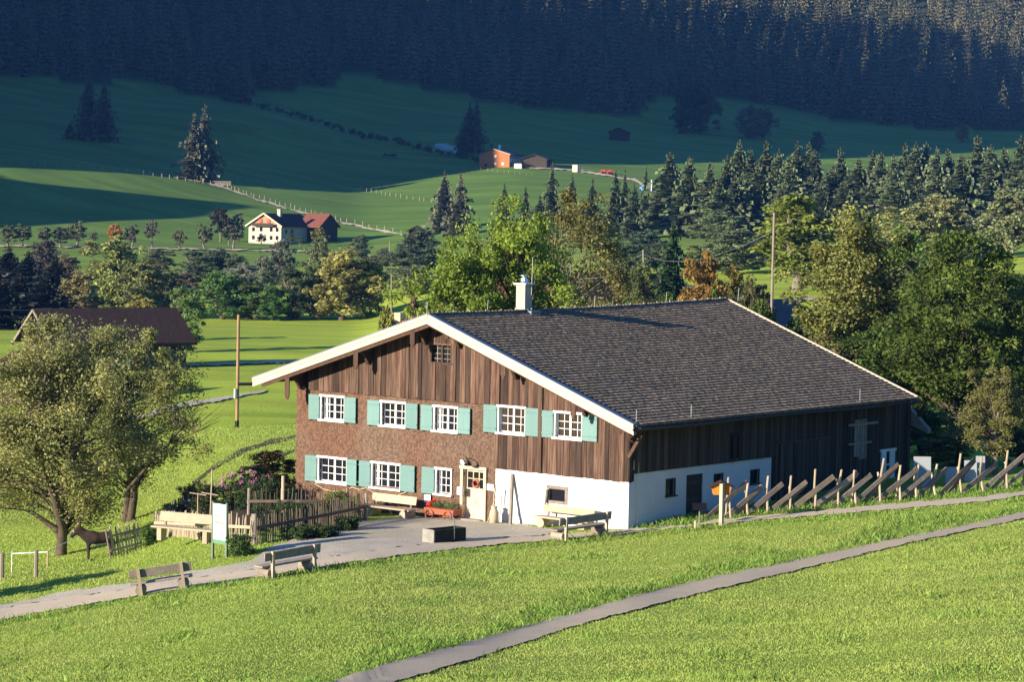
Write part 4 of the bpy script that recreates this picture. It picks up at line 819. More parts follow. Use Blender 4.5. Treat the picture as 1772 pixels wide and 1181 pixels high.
# ---- donkey: one continuous skin
def skinned(name, pts, edges, mt, root, lvl=2):
    me = bpy.data.meshes.new(name); me.from_pydata([p[:3] for p in pts], edges, []); o = bpy.data.objects.new(name, me); scene.collection.objects.link(o); o.parent = root
    sm = o.modifiers.new('skin', 'SKIN'); me.update()
    if not me.skin_vertices: me.skin_vertices.new()
    for i, p in enumerate(pts):
        rx, ry = (p[3] if isinstance(p[3], tuple) else (p[3], p[3])); me.skin_vertices[0].data[i].radius = (rx, ry)
    me.skin_vertices[0].data[0].use_root = True; o.modifiers.new('sub', 'SUBSURF').levels = lvl; o.modifiers['sub'].render_levels = lvl; me.materials.append(mt); return o
P = gp(168, 969); hd = math.atan2(_R[1], _R[0])+math.pi
dk = empty('donkey', P, 'brown donkey with pale muzzle standing behind the leaning gate', 'donkey', None, hd); dk.rotation_euler[2] = hd+.25
# local x forward (to the left in the picture)
pts = [(-.35, 0, .92, (.24, .26)), (0, 0, .90, (.25, .27)), (.33, 0, .93, (.21, .26)), (.52, 0, 1.05, (.16, .24)), (.66, 0, 1.16, (.13, .20)), (.78, 0, 1.27, (.13, .15)), (.92, 0, 1.17, (.11, .13)), (1.05, 0, 1.0, (.08, .10)), (1.10, 0, .92, (.075, .09)),
 (-.62, 0, .95, (.17, .2)), (-.70, 0, .85, .03), (-.74, 0, .5, .03)]
edges = [(0, 1), (1, 2), (2, 3), (3, 4), (4, 5), (5, 6), (6, 7), (7, 8), (0, 9), (9, 10), (10, 11)]
for s in (-1, 1):
    b = len(pts); pts += [(.36, s*.13, .68, .10), (.37, s*.14, .42, .065), (.36, s*.14, .12, .048), (.38, s*.14, .02, .05)]; edges += [(2, b), (b, b+1), (b+1, b+2), (b+2, b+3)]
    b = len(pts); pts += [(-.50, s*.13, .66, .12), (-.60, s*.14, .42, .07), (-.54, s*.14, .14, .048), (-.52, s*.14, .02, .05)]; edges += [(9, b), (b, b+1), (b+1, b+2), (b+2, b+3)]
    b = len(pts); pts += [(.74, s*.08, 1.42, .045), (.72, s*.13, 1.57, .055), (.71, s*.14, 1.74, .015)]; edges += [(5, b), (b, b+1), (b+1, b+2)]
skinned('body', pts, edges, M['donkey'], dk)
m = MB(); m.tube([(.97, -.07, 1.22), (1.0, -.08, 1.16)], .035, 8); m.tube([(.97, .07, 1.22), (1.0, .08, 1.16)], .035, 8); loc(dk, m, 'eye_patch', M['donkeylight'])
m = MB(); m.tube([(.30, 0, .668), (.0, 0, .632), (-.3, 0, .652)], [.05, .07, .05], 8); loc(dk, m, 'belly', M['donkeylight'])
# ------------------------------------------------------------ vegetation
def top_h(u, v, r):
    P = at(u, r); d = ray(u, v); z = CAM[2]+d[2]/math.hypot(d[0], d[1])*r; return P, max(z-P[2], .4)
def width(px_, r): return px_/FPX*r*1.02
def TR(mesh, u, v, r, wpx, col, label, name='tree', cat='tree', group=None, uw=.7, **k):
    P, h = top_h(u, v, r); P = np.array(P); return plant_tree(name, mesh, P, h, width(wpx, r)/(uw*h), col, label, cat, group, **k)
OL = (.28, .28, .10); GR = (.075, .135, .022); DG = (.085, .125, .022); YG = (.20, .27, .035); YO = (.22, .19, .035); BL = (.05, .075, .035); PB = (.16, .18, .09); RD = (.16, .10, .04); ORG = (.27, .165, .045); GY = (.14, .14, .07)
def BX(seed, cl, per, leaf, **k): return broadleaf(seed, 1., .7, cl, per, leaf, **k)
# the two near orchard trees on the left
TR(broadleaf(11, 1, .8, 320, 150, .0115, base=.12, stems=3, airy=.5, core=False, gap=.8, trunk=.013, shoots=.5), 95, 556, azr(*gp(100, 966)[:2])[1]+1, 390, OL, 'large olive leaved tree with forked trunk at the left edge', uw=.8, rz=.4)
t2 = TR(broadleaf(12, 1, .75, 220, 140, .013, base=.16, stems=2, airy=.5, core=False, gap=.8, trunk=.014, shoots=.5), 222, 572, azr(*gp(208, 906)[:2])[1], 300, (.25, .265, .085), 'smaller olive green tree right behind the garden gate', uw=.75, rz=2.)
V, F = [], []; P = at(225, 116.); g = np.random.default_rng(3)
q0 = onX(0, 0, 0); 
def rp(u, v, r): d = ray(u, v); return CAM+d/math.hypot(d[0], d[1])*r
limb(V, F, [rp(215, 855, 116), rp(262, 800, 116), rp(292, 768, 116)], [.10, .07, .05])
for (u, v) in ((300, 700), (322, 690), (345, 700), (368, 715), (382, 728), (330, 745), (352, 690)):
    m_ = rp(292+(u-292)*.45+g.normal()*4, 768+(v-768)*.42, 116+g.normal()*.4); limb(V, F, [rp(292, 768, 116), m_, rp(u, v, 116+g.normal())], [.04, .025, .008], 4)
    for k in range(3): e = rp(u+g.normal()*14, v+g.normal()*12-6, 116+g.normal()); limb(V, F, [m_, (m_+e)/2+g.normal(size=3)*.08, e], [.018, .012, .005], 4)
o = link('bare_limb', npmesh('bare_limb', V, F), M['bark']); o.parent = t2
t2m = (Matrix.Translation(t2.location) @ t2.rotation_euler.to_matrix().to_4x4() @ Matrix.Diagonal((*t2.scale, 1))); o.matrix_parent_inverse = t2m.inverted()
TR(MID_[0] if False else BX(13, 120, 90, .035, base=.2, gap=.6), -175, 905, 91, 190, OL, 'low orchard tree just outside the left edge of the picture')
# right-hand cluster behind the house
TR(BX(21, 260, 130, .017, base=.08, stems=2, gap=.7, airy=.6, shoots=.3), 1475, 368, 150, 290, (.21, .22, .06), 'tall pale olive tree behind the right end of the roof')
TR(BX(22, 300, 140, .018, base=.06, gap=.4, airy=.6), 1650, 398, 134, 290, DG, 'big dense dark green tree right of the farmhouse')
TR(BX(22+7, 200, 130, .021, base=.05, gap=.5, airy=.8), 1535, 560, 140, 260, (.075, .12, .025), 'broad green tree just behind the rear gable of the farmhouse')
TR(BX(23, 190, 100, .018, base=.2, stems=2, gap=.85, airy=.6, shoots=.5), 1724, 636, 113, 145, (.19, .185, .06), 'yellowish thin tree with a pale trunk behind the slanting fence', bark='greybark')
TR(BX(24, 220, 130, .020, base=.05, gap=.6, airy=.8), 1790, 470, 140, 190, (.15, .16, .05), 'olive tree cut by the right edge of the picture, above the yellowish tree')
TR(BX(25, 150, 120, .026, base=.02, gap=.5, airy=.9), 1425, 580, 132, 170, (.17, .16, .055), 'round olive bush showing above the sloping back edge of the roof', 'bush', 'bush')
TR(BX(26, 140, 120, .028, base=.02, gap=.5), 1600, 700, 124, 150, (.07, .12, .03), 'dark green bush at the back corner of the farmhouse', 'bush', 'bush')
TR(BX(27, 110, 110, .034, base=.02, gap=.6), 1655, 745, 118, 120, (.19, .17, .06), 'low yellow green bush behind the white boards', 'bush', 'bush')
TR(BX(28, 120, 110, .03, base=.02, gap=.6), 1770, 735, 118, 110, (.09, .10, .04), 'low dark bush behind the fence at the right edge', 'bush', 'bush')
for i, (u, v, w_, c, lb) in enumerate(((1318, 492, 90, DG, 'dark leafy shrub above the far end of the ridge'), (1365, 545, 110, (.07, .12, .03), 'green shrub right of the tall grey pole'), (1240, 498, 80, GR, 'green shrub above the ridge right of the orange tree foot'), (1150, 508, 90, DG, 'low dark shrub above the ridge below the small spruce'), (1075, 512, 90, (.10, .14, .04), 'low green shrub above the ridge right of the bare stemmed tree'), (985, 515, 80, GR, 'low shrub above the ridge at the foot of the bare stemmed tree'))):
    TR(BX(30+i, 80, 90, .035, base=.02, gap=.6, airy=.9), u, v, 138+i, w_, c, lb, 'shrub', 'shrub')
# ash trees behind the ridge
TR(BX(41, 280, 130, .018, base=.05, gap=.5, airy=.6, top=.1), 885, 346, 150, 235, YG, 'tall bright green ash tree directly behind the chimney')
TR(BX(42, 240, 130, .019, base=.05, gap=.5, airy=.6, top=.1), 788, 410, 148, 225, (.18, .25, .035), 'bright green tree left of the chimney, lower than its neighbour')
TR(BX(43, 150, 70, .017, base=.25, gap=.85, airy=.7, trunk=.014, shoots=.15), 1010, 335, 165, 240, (.16, .155, .05), 'thin bronze leaved tree with bare stem right of the chimney', bark='greybark')
TR(BX(44, 60, 110, .045, base=.02, gap=.5), 668, 538, 128, 70, (.24, .25, .05), 'small yellow green bush by the front end of the roof ridge', 'bush', 'bush')
TR(BX(45, 60, 70, .045, base=.02, gap=.6), 712, 508, 150, 50, (.19, .13, .08), 'small brownish bush beside the bright green trees', 'bush', 'bush')
# bush and flowers in the garden
TR(BX(46, 90, 110, .035, base=.01, gap=.5), 478, 775, 118, 120, (.17, .13, .045), 'brown green hedge bush behind the left corner of the house', 'bush', 'bush')
TR(BX(53, 90, 110, .035, base=.01, gap=.5), 450, 805, 112, 90, (.12, .12, .04), 'green bush with brown leaves left of the hedge bush', 'bush', 'bush')
def bed(u, v, hm, wm, col, label, flower=None, seed=1, dm=None, cat='garden plant'):
    P = gp(u, v); g = np.random.default_rng(seed); n = 70
    C = np.stack([(g.random(n)-.5)*wm, (g.random(n)-.5)*(dm or wm), g.random(n)*hm*.85+.05], 1); V, F, A = leaves(C, np.full(n, .16), 60, .075, seed)
    r = empty('garden_plant', P, label, cat); o = link('foliage', npmesh('foliage', V, F, {'rnd': A}), M['leaf']); o.parent = r; o.color = (*col, 1)
    m = MB()
    for k in range(14): x, y = (g.random(2)-.5)*wm*.8; m.tube([(x, y, 0), (x*1.1, y*1.1, hm*.95)], .012, 4)
    loc(r, m, 'stems', M['bark'])
    if flower:
        C = np.stack([(g.random(16)-.5)*wm*1.05, (g.random(16)-.5)*wm, hm*(.8+.28*g.random(16))], 1); V, F, A = leaves(C, np.full(16, .12), 34, .05, seed+9); o = link('blossoms', npmesh('blossoms', V, F, {'rnd': A}), M[flower]); o.parent = r
bed(432, 885, 1.65, 1.9, (.06, .10, .035), 'tall dark plant clump with pink asters in the garden', 'flower', 1)
bed(385, 888, 1.3, 1.4, (.05, .08, .03), 'pink flowering clump left of the tallest asters', 'flower', 2)
bed(350, 900, 1.8, .9, (.07, .09, .03), 'dark upright sunflower stalks in the left garden corner', None, 3)
bed(468, 880, 1.15, 1.5, (.07, .12, .035), 'green leafy clump between the asters and the house corner', None, 4)
bed(590, 895, 1.15, 1.3, (.17, .23, .05), 'light green shrub with white blossoms inside the fence by the slab bench', None, 5)
bed(540, 905, .7, 1.5, (.06, .10, .03), 'low dark herbs inside the garden fence corner', None, 6); bed(500, 905, .9, 1.5, (.05, .09, .03), 'bushy dark herbs in the middle of the garden', None, 7)
bed(418, 962, .75, .75, (.06, .11, .03), 'rounded green shrub at the fence corner beside the information board', None, 8); bed(600, 920, .55, .8, (.04, .07, .025), 'dark small shrub outside the shaded fence', None, 9); bed(560, 932, .5, .9, (.05, .08, .025), 'dark low growth at the foot of the shaded fence', None, 10)
bed(470, 915, 1.0, 1.3, (.04, .07, .025), 'dark leafy clump just inside the shaded fence near the corner post', None, 21); bed(575, 905, .95, 1.2, (.05, .08, .03), 'dark leafy clump just inside the shaded fence near its house end', None, 22); bed(330, 885, 1.2, 1.0, (.06, .08, .035), 'dark brambles behind the sunlit fence', None, 23); bed(300, 905, .9, .9, (.10, .13, .05), 'yellowish weeds behind the left part of the sunlit fence', None, 24); bed(520, 935, .5, 1.2, (.045, .08, .025), 'low dark hedge plant outside the middle of the shaded fence', None, 25)
bed(258, 945, .8, .5, (.12, .2, .04), 'small green nettle clump between the gate and the bench', None, 11); bed(752, 938, .3, .5, (.16, .16, .06), 'grass tuft at the stone end of the trough', None, 12)
# ---- shared meshes for the farther ones
MID = [BX(60+i, 150, 70, .04, base=.0, gap=.6, airy=.7) for i in range(5)]
TRUNKY = [BX(70+i, 150, 70, .04, base=.10, gap=.45, airy=.6, trunk=.03) for i in range(2)]
FAR = [BX(80+i, 60, 36, .075, base=.25, gap=.4, airy=.6, trunk=.03) for i in range(3)]
CON = [conifer(90+i, 1, .3, 26, 14, ragged=.35+.1*i) for i in range(4)]
CONS = [conifer(97+i, 1, .3, 13, 7, ragged=.4, segs=2) for i in range(3)]
TR(TRUNKY[0], 1378, 338, 330, 200, (.19, .23, .04), 'large round green tree with thick trunk in the meadow behind the roof', bark='greybark')
TR(MID[0], 1215, 432, 215, 110, ORG, 'orange autumn tree above the ridge')
TR(MID[3], 1268, 462, 220, 80, (.16, .15, .04), 'green and brown tree right of the orange tree'); TR(MID[1], 1300, 480, 200, 80, (.12, .12, .05), 'brownish bush above the far ridge end', 'bush', 'bush')
TR(CON[1], 1162, 376, 300, 85, (.035, .075, .025), 'dark green small spruce left of the orange tree', uw=.3, leafm='needle')
TR(TRUNKY[1], 1108, 455, 290, 70, (.12, .15, .05), 'small umbrella shaped tree in the field right of the bare stemmed tree')
mids = [ # u, top v, r, width px, colour, label
 (1578, 350, 420, 120, (.17, .18, .07), 'pale olive round tree top beyond the dark green tree, lower left of two'), (1625, 338, 430, 115, (.18, .18, .075), 'pale olive round tree top beyond the dark green tree, higher right of two'), (1560, 375, 440, 110, (.11, .14, .05), 'green tree top between the two olive crowns on the right'),
 (1738, 325, 420, 110, (.15, .17, .08), 'pale green tree with bushy crown near the right edge'), (1690, 360, 440, 80, (.10, .12, .06), 'grey green tree left of the pale one near the right edge'),
 (1500, 375, 300, 80, (.14, .16, .05), 'small olive tree top left of the long pole'), (1560, 392, 250, 120, (.08, .13, .03), 'green tree top just left of the dark green tree'),
 (1245, 362, 560, 80, (.10, .13, .06), 'grey green tree right of the ploughed field'), (1270, 395, 420, 130, (.11, .14, .07), 'grey green willow left of the large round tree'), (1320, 400, 450, 90, (.09, .12, .05), 'green tree behind the left side of the large round tree'),
 (1215, 420, 440, 80, (.12, .15, .06), 'pale green tree above the orange tree'), (1110, 398, 500, 80, (.055, .085, .05), 'blue green tree under the ploughed field'), (1070, 420, 420, 90, (.06, .09, .05), 'dark bushy tree right of the bronze tree'),
 (1140, 420, 430, 70, (.06, .08, .045), 'dark tree behind the small spruce'), (940, 385, 400, 90, (.07, .1, .045), 'dark tree between the two tall trees behind the chimney'), (960, 450, 250, 100, (.10, .13, .035), 'green undergrowth tree below the bronze tree'),
 (725, 395, 520, 90, (.055, .075, .045), 'dark grey tree at the foot of the spruce pair'), (700, 425, 500, 80, (.07, .095, .055), 'grey green tree left of the bright green trees'), (715, 458, 440, 90, (.12, .13, .07), 'pale grey willow left of the bright green trees'), (660, 428, 560, 40, (.10, .10, .06), 'small brownish tree by the far small pole'),
 (197, 406, 420, 115, (.17, .19, .06), 'tall pale yellow green tree behind the barn ridge'), (135, 470, 400, 90, (.17, .15, .06), 'sandy coloured tree left of the tall pale one'), (250, 448, 410, 95, (.12, .13, .045), 'olive tree right of the tall pale one'), (285, 470, 430, 90, (.13, .12, .06), 'brownish olive tree beside the dark hedge'),
 (318, 492, 300, 80, (.10, .15, .045), 'slender green tree at the right end of the barn'), (240, 510, 330, 70, (.20, .18, .05), 'yellow bush behind the barn ridge'), (385, 470, 405, 110, (.08, .15, .04), 'bright green dense tree at the edge of the mown field'), (432, 482, 405, 80, (.09, .12, .035), 'olive tree second in the row at the edge of the mown field'),
 (470, 495, 402, 60, (.06, .12, .03), 'low dark green tree in the row at the edge of the mown field'), (512, 462, 405, 80, (.055, .075, .03), 'dark tree in the middle of the row at the edge of the mown field'), (545, 452, 410, 60, (.10, .13, .045), 'green tree left of the wide ochre tree'),
 (592, 430, 404, 130, (.19, .18, .055), 'wide ochre green tree with pale stems at the edge of the mown field'), (635, 448, 405, 80, (.12, .15, .04), 'green tree at the right end of the field row'), (550, 410, 470, 60, (.11, .13, .06), 'grey green tree behind the ochre tree'), (340, 432, 520, 70, (.07, .09, .05), 'dark grey bush left in the riverside hedge'),
 (375, 428, 525, 70, (.075, .095, .05), 'grey green bush in the middle of the riverside hedge'), (408, 440, 520, 60, (.07, .09, .05), 'grey green bush right in the riverside hedge'), (420, 455, 480, 60, (.17, .18, .13), 'silvery willow in front of the riverside hedge'), (488, 415, 500, 50, (.09, .10, .07), 'grey tree in front of the white farmhouse'),
 (455, 440, 490, 50, (.12, .14, .08), 'pale green tree right of the silvery willow'), (270, 430, 540, 60, (.09, .10, .06), 'dark grey tree under the row of young trees'), (320, 470, 460, 60, (.15, .13, .08), 'pale brown bush behind the slender green tree'), (115, 440, 480, 50, (.10, .08, .05), 'brown tree at the edge of the dark wood'),
 (80, 415, 500, 60, (.07, .06, .05), 'dark brown topped tree in the dark wood on the left'), (620, 405, 600, 40, (.08, .1, .06), 'small bush on the bank right of the white farmhouse'), (770, 455, 230, 80, (.13, .19, .035), 'green undergrowth left below the bright green trees')]
for i, (u, v, r, w_, c, lb) in enumerate(mids): TR(MID[(i*3) % 5], u, v, r, w_*1.1, tuple(np.array(c)*1.6), lb, bark='greybark' if i % 3 else 'bark')
for i, (u, v, r, w_, lb) in enumerate(((15, 425, 470, 70, 'dark spruce at the left edge of the dark wood'), (48, 432, 460, 70, 'dark spruce second from the left edge'), (95, 440, 450, 70, 'dark spruce at the right side of the dark wood'), (35, 470, 400, 90, 'dark tall spruce above the barn on the left'), (75, 475, 390, 90, 'dark broad spruce in front of the dark wood'), (5, 480, 380, 90, 'dark spruce cut by the left edge above the barn'), (122, 468, 420, 60, 'dark spruce beside the sandy coloured tree'), (-25, 440, 430, 80, 'dark spruce partly outside the left edge'))):
    TR(CON[i % 4], u, v, r, w_*1.9, (.014, .018, .014), lb, 'spruce', 'spruce', uw=.3, leafm='needle')
# row of young trees along the valley road
yt = [(12, 388, 40, (.12, .14, .07), ''), (40, 387, 36, (.13, .15, .08), ''), (77, 391, 34, (.14, .15, .08), ''), (102, 392, 36, (.07, .08, .05), ''), (129, 383, 42, (.15, .16, .08), ''), (161, 400, 16, (.13, .13, .08), ''), (197, 386, 28, (.45, .22, .06), ''), (225, 388, 30, (.14, .14, .09), ''), (261, 380, 32, (.15, .15, .10), ''), (309, 396, 24, (.17, .16, .07), ''), (353, 388, 36, (.14, .15, .08), ''), (401, 388, 38, (.14, .15, .08), '')]
ytl = ['leftmost young tree of the roadside row', 'second young tree of the roadside row from the left', 'third young tree of the roadside row, pale crown', 'dark crowned young tree, fourth in the roadside row', 'largest young tree in the left half of the roadside row', 'tiny thin young tree in the roadside row', 'young tree with orange top in the roadside row', 'young tree just right of the orange topped one', 'slim tall young tree in the middle of the roadside row', 'small yellowish young tree with a spire top in the roadside row', 'young tree in the roadside row, second from its right end', 'rightmost young tree of the roadside row, nearest the white farmhouse']
for i, (u, v, w_, c, _) in enumerate(yt):
    g0 = gp(u, 428+u*.012); TR(FAR[i % 3], u, v, azr(g0[0], g0[1])[1], w_, c, ytl[i], 'young_tree', 'tree', 'young trees along the valley road', bark='greybark')
for i, (u, v, vb, w_, c, lb) in enumerate(((552, 393, 427, 34, (.22, .20, .05), 'round yellow green tree beside the barn wing of the white farmhouse'), (450, 404, 424, 20, (.16, .15, .09), 'small pale tree in front of the white gable'), (500, 403, 426, 20, (.10, .13, .05), 'small green tree beside the shaded wall of the white farmhouse'), (378, 358, 420, 34, (.05, .045, .035), 'dark round tree behind the white farmhouse'), (408, 368, 420, 26, (.12, .12, .08), 'pale topped tree left of the white farmhouse'), (516, 408, 427, 14, (.10, .15, .05), 'tiny tree between the farmhouse and its barn wing'), (393, 375, 425, 22, (.04, .04, .03), 'small dark tree left beside the white farmhouse'))):
    g0 = gp(u, vb); TR(FAR[i % 3], u, v, azr(g0[0], g0[1])[1], w_, c, lb, bark='greybark')
# single conifers on the slopes: (u, top v, foot v, width px)
SPC = (.12, .125, .075)
for i, (u, v, vb, w_, lb) in enumerate(((150, 118, 243, 46, 'taller spruce of the shaded pair high on the left slope'), (176, 132, 246, 48, 'lower spruce of the shaded pair high on the left slope'), (332, 190, 311, 58, 'left spruce of the sunlit pair on the left slope'), (350, 175, 312, 56, 'right spruce of the sunlit pair on the left slope'), (118, 210, 240, 20, 'small dark bushy spruce left of the shaded pair'), (764, 292, 402, 52, 'left spruce of the tall pair in the middle of the picture'), (793, 296, 408, 54, 'right spruce of the tall pair in the middle of the picture'), (818, 167, 264, 40, 'tall spruce left of the orange farmhouse'), (806, 172, 264, 40, 'spruce half hidden by its taller neighbour left of the orange farmhouse'), (795, 215, 266, 36, 'low dark spruce at the left of the orange farmhouse'))):
    g0 = gp(u, vb); TR(CON[i % 4], u, v, azr(g0[0], g0[1])[1], w_*1.25, SPC, lb, 'spruce', 'spruce', uw=.3, leafm='needle')
for i, (u, v, vb, w_, c, lb) in enumerate(((1204, 135, 230, 66, (.10, .08, .05), 'dark broad tree with lit tip below the forest'), (1180, 150, 230, 60, (.05, .06, .04), 'dark tree left of the one with the lit tip'), (1286, 180, 238, 52, (.22, .21, .13), 'pale sunlit tree in front of the forest edge, left of two'), (1312, 184, 240, 54, (.20, .19, .12), 'pale sunlit tree in front of the forest edge, right of two'), (1655, 214, 246, 28, (.30, .22, .10), 'small sandy coloured tree on the far meadow at right'), (1406, 225, 262, 28, (.13, .17, .09), 'pale green tree rising behind the spruce belt'))):
    g0 = gp(u, vb); TR(MID[i % 5], u, v, azr(g0[0], g0[1])[1], w_, c, lb)
# the belt of conifers on the right
g = np.random.default_rng(17); belt = [(1152, 258, 52), (1187, 265, 50), (1222, 275, 50), (1214, 300, 50), (1272, 236, 46), (1252, 262, 46), (1291, 250, 44), (1305, 280, 56), (1318, 238, 46), (1340, 252, 48), (1358, 262, 46), (1372, 238, 46), (1392, 240, 44), (1402, 252, 50), (1446, 250, 44), (1432, 285, 66), (1478, 268, 60), (1502, 255, 46), (1517, 258, 50), (1538, 262, 40), (1558, 242, 48), (1576, 240, 50), (1594, 240, 46), (1612, 248, 46), (1631, 252, 44), (1655, 262, 60), (1682, 228, 56), (1705, 245, 54), (1728, 250, 54), (1757, 228, 50), (1772, 240, 50), (1545, 310, 60), (1610, 300, 66), (1330, 290, 60), (1265, 300, 60), (1395, 300, 60), (1570, 315, 60), (1700, 300, 60), (1475, 320, 60), (1745, 300, 60), (1505, 315, 60), (1640, 310, 56)]
belt += [(1232+14.5*k+5*g.normal(), 305+22*g.random(), 44+16*g.random()) for k in range(38)]
_bo = {i: n for n, i in enumerate(sorted((i for i in range(len(belt)) if belt[i][1] < 285), key=lambda i: belt[i][0]))}; _fo = {i: n for n, i in enumerate(sorted((i for i in range(len(belt)) if belt[i][1] >= 285), key=lambda i: belt[i][0]))}
ORD = 'first second third fourth fifth sixth seventh eighth ninth tenth eleventh twelfth thirteenth fourteenth fifteenth sixteenth seventeenth eighteenth nineteenth twentieth'.split()
def belt_label(i):
    back = i in _bo; n = (_bo if back else _fo)[i]; tot = len(_bo if back else _fo); k = min(n, tot-1-n); o = ORD[k] if k < 20 else 'one past twentieth' if k == 20 else ORD[k-20]+' past twentieth'
    return ('tall conifer of the belt, back row, ' if back else 'lower conifer of the belt, front row, ')+o+(' from its left end' if n <= tot-1-n else ' from its right end')
for i, (u, v, w_) in enumerate(belt):
    r = 640+30*g.random()+(20 if v < 262 else -25); TR(CON[i % 4], u, v+2, r, w_*2.3, tuple(np.array((.10, .13, .055))*(.75+.5*g.random())), belt_label(i), 'conifer', 'conifer', 'conifers of the belt on the right', uw=.3, leafm='needle')
for i, (u, v, r, w_, lb) in enumerate(((868, 314, 620, 46, 'dark conifer left in the group above the bright green trees'), (905, 318, 620, 40, 'small dark conifer second in the group above the bright green trees'), (950, 278, 640, 60, 'tallest conifer below the orange farmhouse'), (985, 298, 640, 50, 'conifer right of the tallest below the orange farmhouse'), (1020, 306, 640, 44, 'narrow conifer above the bronze tree'), (1060, 292, 630, 60, 'broad conifer between the farmyard and the ploughed field'), (1092, 315, 620, 70, 'wide spruce with pale trunk left of the ploughed field'), (1112, 285, 700, 30, 'narrow brownish conifer by the farm track'), (930, 335, 600, 60, 'conifer behind the top of the bright green ash'), (1076, 290, 690, 30, 'slim pale conifer by the farmyard'))):
    TR(CON[i % 4], u, v, r, w_, (.075, .10, .045), lb, 'conifer', 'conifer', uw=.3, leafm='needle')
# the mountain forest, one far-off mass
cv = []; ct = CONS
proto = [(np.array([v.co[:] for v in m_[1].vertices], np.float32), np.array([p.vertices[:] for p in m_[1].polygons], np.int32), np.array([a.value for a in m_[1].attributes['rnd'].data], np.float32)) for m_ in ct]
g = np.random.default_rng(29); VV, FF, AA = [], [], []; off = 0; cnt = 0
rr = 1010.
while rr < 1760:
    step = 12.2+(rr-1010)*.004; a0, a1 = -.27, .30; n = int((a1-a0)*rr/step)
    for k in range(n):
        az = a0+(a1-a0)*(k+g.random())/n; r_ = rr+g.random()*step; x, y = CAM[0]+math.cos(_AZ0-az)*r_, CAM[1]+math.sin(_AZ0-az)*r_; z = float(hz(x, y)); u, v = proj((x, y, z))
        if v > np.interp(u, *zip(*EDGE))+g.normal()*1.5 or (rr < 1100 and u < 1100): continue
        h = 18+13*g.random()+(8 if g.random() > .9 else 0); w_ = (9+h*.5)*(1.2+.8*g.random()); pv, pf, pa = proto[g.integers(len(proto))]; t = g.random()*6.28; c_, s_ = math.cos(t), math.sin(t)
        W = np.empty_like(pv); W[:, 0] = (pv[:, 0]*c_-pv[:, 1]*s_)*w_+x; W[:, 1] = (pv[:, 0]*s_+pv[:, 1]*c_)*w_+y; W[:, 2] = pv[:, 2]*h+z-.5
        VV.append(W); FF.append(pf+off); AA.append(np.clip(pa*.6+g.random()*.4, 0, 1)); off += len(pv); cnt += 1
    rr += step
o = link('forest', npmesh('forest', np.concatenate(VV), np.concatenate(FF), {'rnd': np.concatenate(AA)}), M['needle']); o.color = (.12, .11, .05, 1); tag(o, 'dark conifer forest covering the mountainside behind the meadows', 'forest', kind='stuff'); print('forest trees', cnt)
# hedge along the hollow on the far slope
C = []; g = np.random.default_rng(8)
for u in np.arange(440, 905, 3.0):
    v = np.interp(u, [440, 520, 620, 700, 780, 860, 905], [183, 205, 236, 252, 272, 286, 292]); P = gp(u, v); C.append(P+np.array([g.normal()*2, g.normal()*2, .8+g.random()*.9]))
C = np.array(C); V, F, A = leaves(C, np.full(len(C), 1.3), 50, .6, 4); o = link('hedge', npmesh('hedge', V, F, {'rnd': A}), M['leaf']); o.color = (.03, .035, .02, 1); tag(o, 'thin dark line of scrub along the hollow of the far slope', 'scrub', kind='stuff')
# ------------------------------------------------------------ far buildings
def gable(name, label, cat, u0, v0, W_, L_, H_, RH, head, walls, roofm, ov=.7, group=None):
    """simple gabled building; the gable end faces along local -y; origin at its left front foot"""
    P = gp(u0, v0) if isinstance(v0, (int, float)) else at(u0, v0[0]); r = empty(name, P, label, cat, group, head)
    m = MB(); m.prism([(0, -1.5), (W_, -1.5), (W_, H_), (W_/2, H_+RH), (0, H_)], lambda a, b, d: (a, d, b), 0, L_); loc(r, m, 'wall', walls)
    m = MB(); k = RH/(W_/2)
    for s in (-1, 1):
        xe = W_/2+s*(W_/2+ov); ze = H_-ov*k; m.hexa([(W_/2, -ov, H_+RH+.02), (xe, -ov, ze+.02), (xe, L_+ov, ze+.02), (W_/2, L_+ov, H_+RH+.02), (W_/2, -ov, H_+RH+.3), (xe, -ov, ze+.3), (xe, L_+ov, ze+.3), (W_/2, L_+ov, H_+RH+.3)])
    rf = loc(r, m, 'roof', roofm)
    return r, rf
def fwin(r, x, z, w_, h_, mt, name='window', y=-.06, side=False, W_=0):
    m = MB()
    if side: m.box(W_, W_+.08, x, x+w_, z, z+h_)
    else: m.box(x, x+w_, y, .0, z, z+h_)
    loc(r, m, name, mt)
HDG = math.atan2(_R[1], _R[0])
# white farmhouse with its barn wing
r, rf = gable('white_farmhouse', 'white gabled farmhouse with red roof and balcony far down in the valley', 'farmhouse', 430, 421, 11, 17, 5.0, 3.1, HDG-.5, M['plasterfar'], M['redtile'])
for x in (1.2, 3.8, 7.2, 9.2):
    for z in (1.0, 3.3): fwin(r, x, z, .9, 1.1, M['glass'])
for x in (3.6, 6.3): fwin(r, x, 5.7, 1.0, 1.1, M['redpaint'], 'red_shutter', -.3)
m = MB(); m.prism([(.3, 5.0), (10.7, 5.0), (5.5, 7.9)], lambda a, b, d: (a, d, b), -.05, -.005); loc(r, m, 'gable_boards', M['shinglefar'] if False else M['polewood']); m = MB(); m.box(2, 9, -1.2, 0, 4.7, 4.85); m.box(2, 9, -1.2, -1.15, 4.85, 5.6); loc(r, m, 'balcony', M['barnwood'])
m = MB(); m.beam((-.7, -.75, 4.7), (5.5, -.75, 8.35), .1, .4); m.beam((11.7, -.75, 4.7), (5.5, -.75, 8.35), .1, .4); loc(r, m, 'bargeboard', M['pine'])
m = MB(); m.box(6.2, 7.2, 5, 6, 6.5, 9.4); m.box(6.1, 7.3, 4.9, 6.1, 9.4, 9.6); o = loc(r, m, 'chimney', M['plasterfar'])
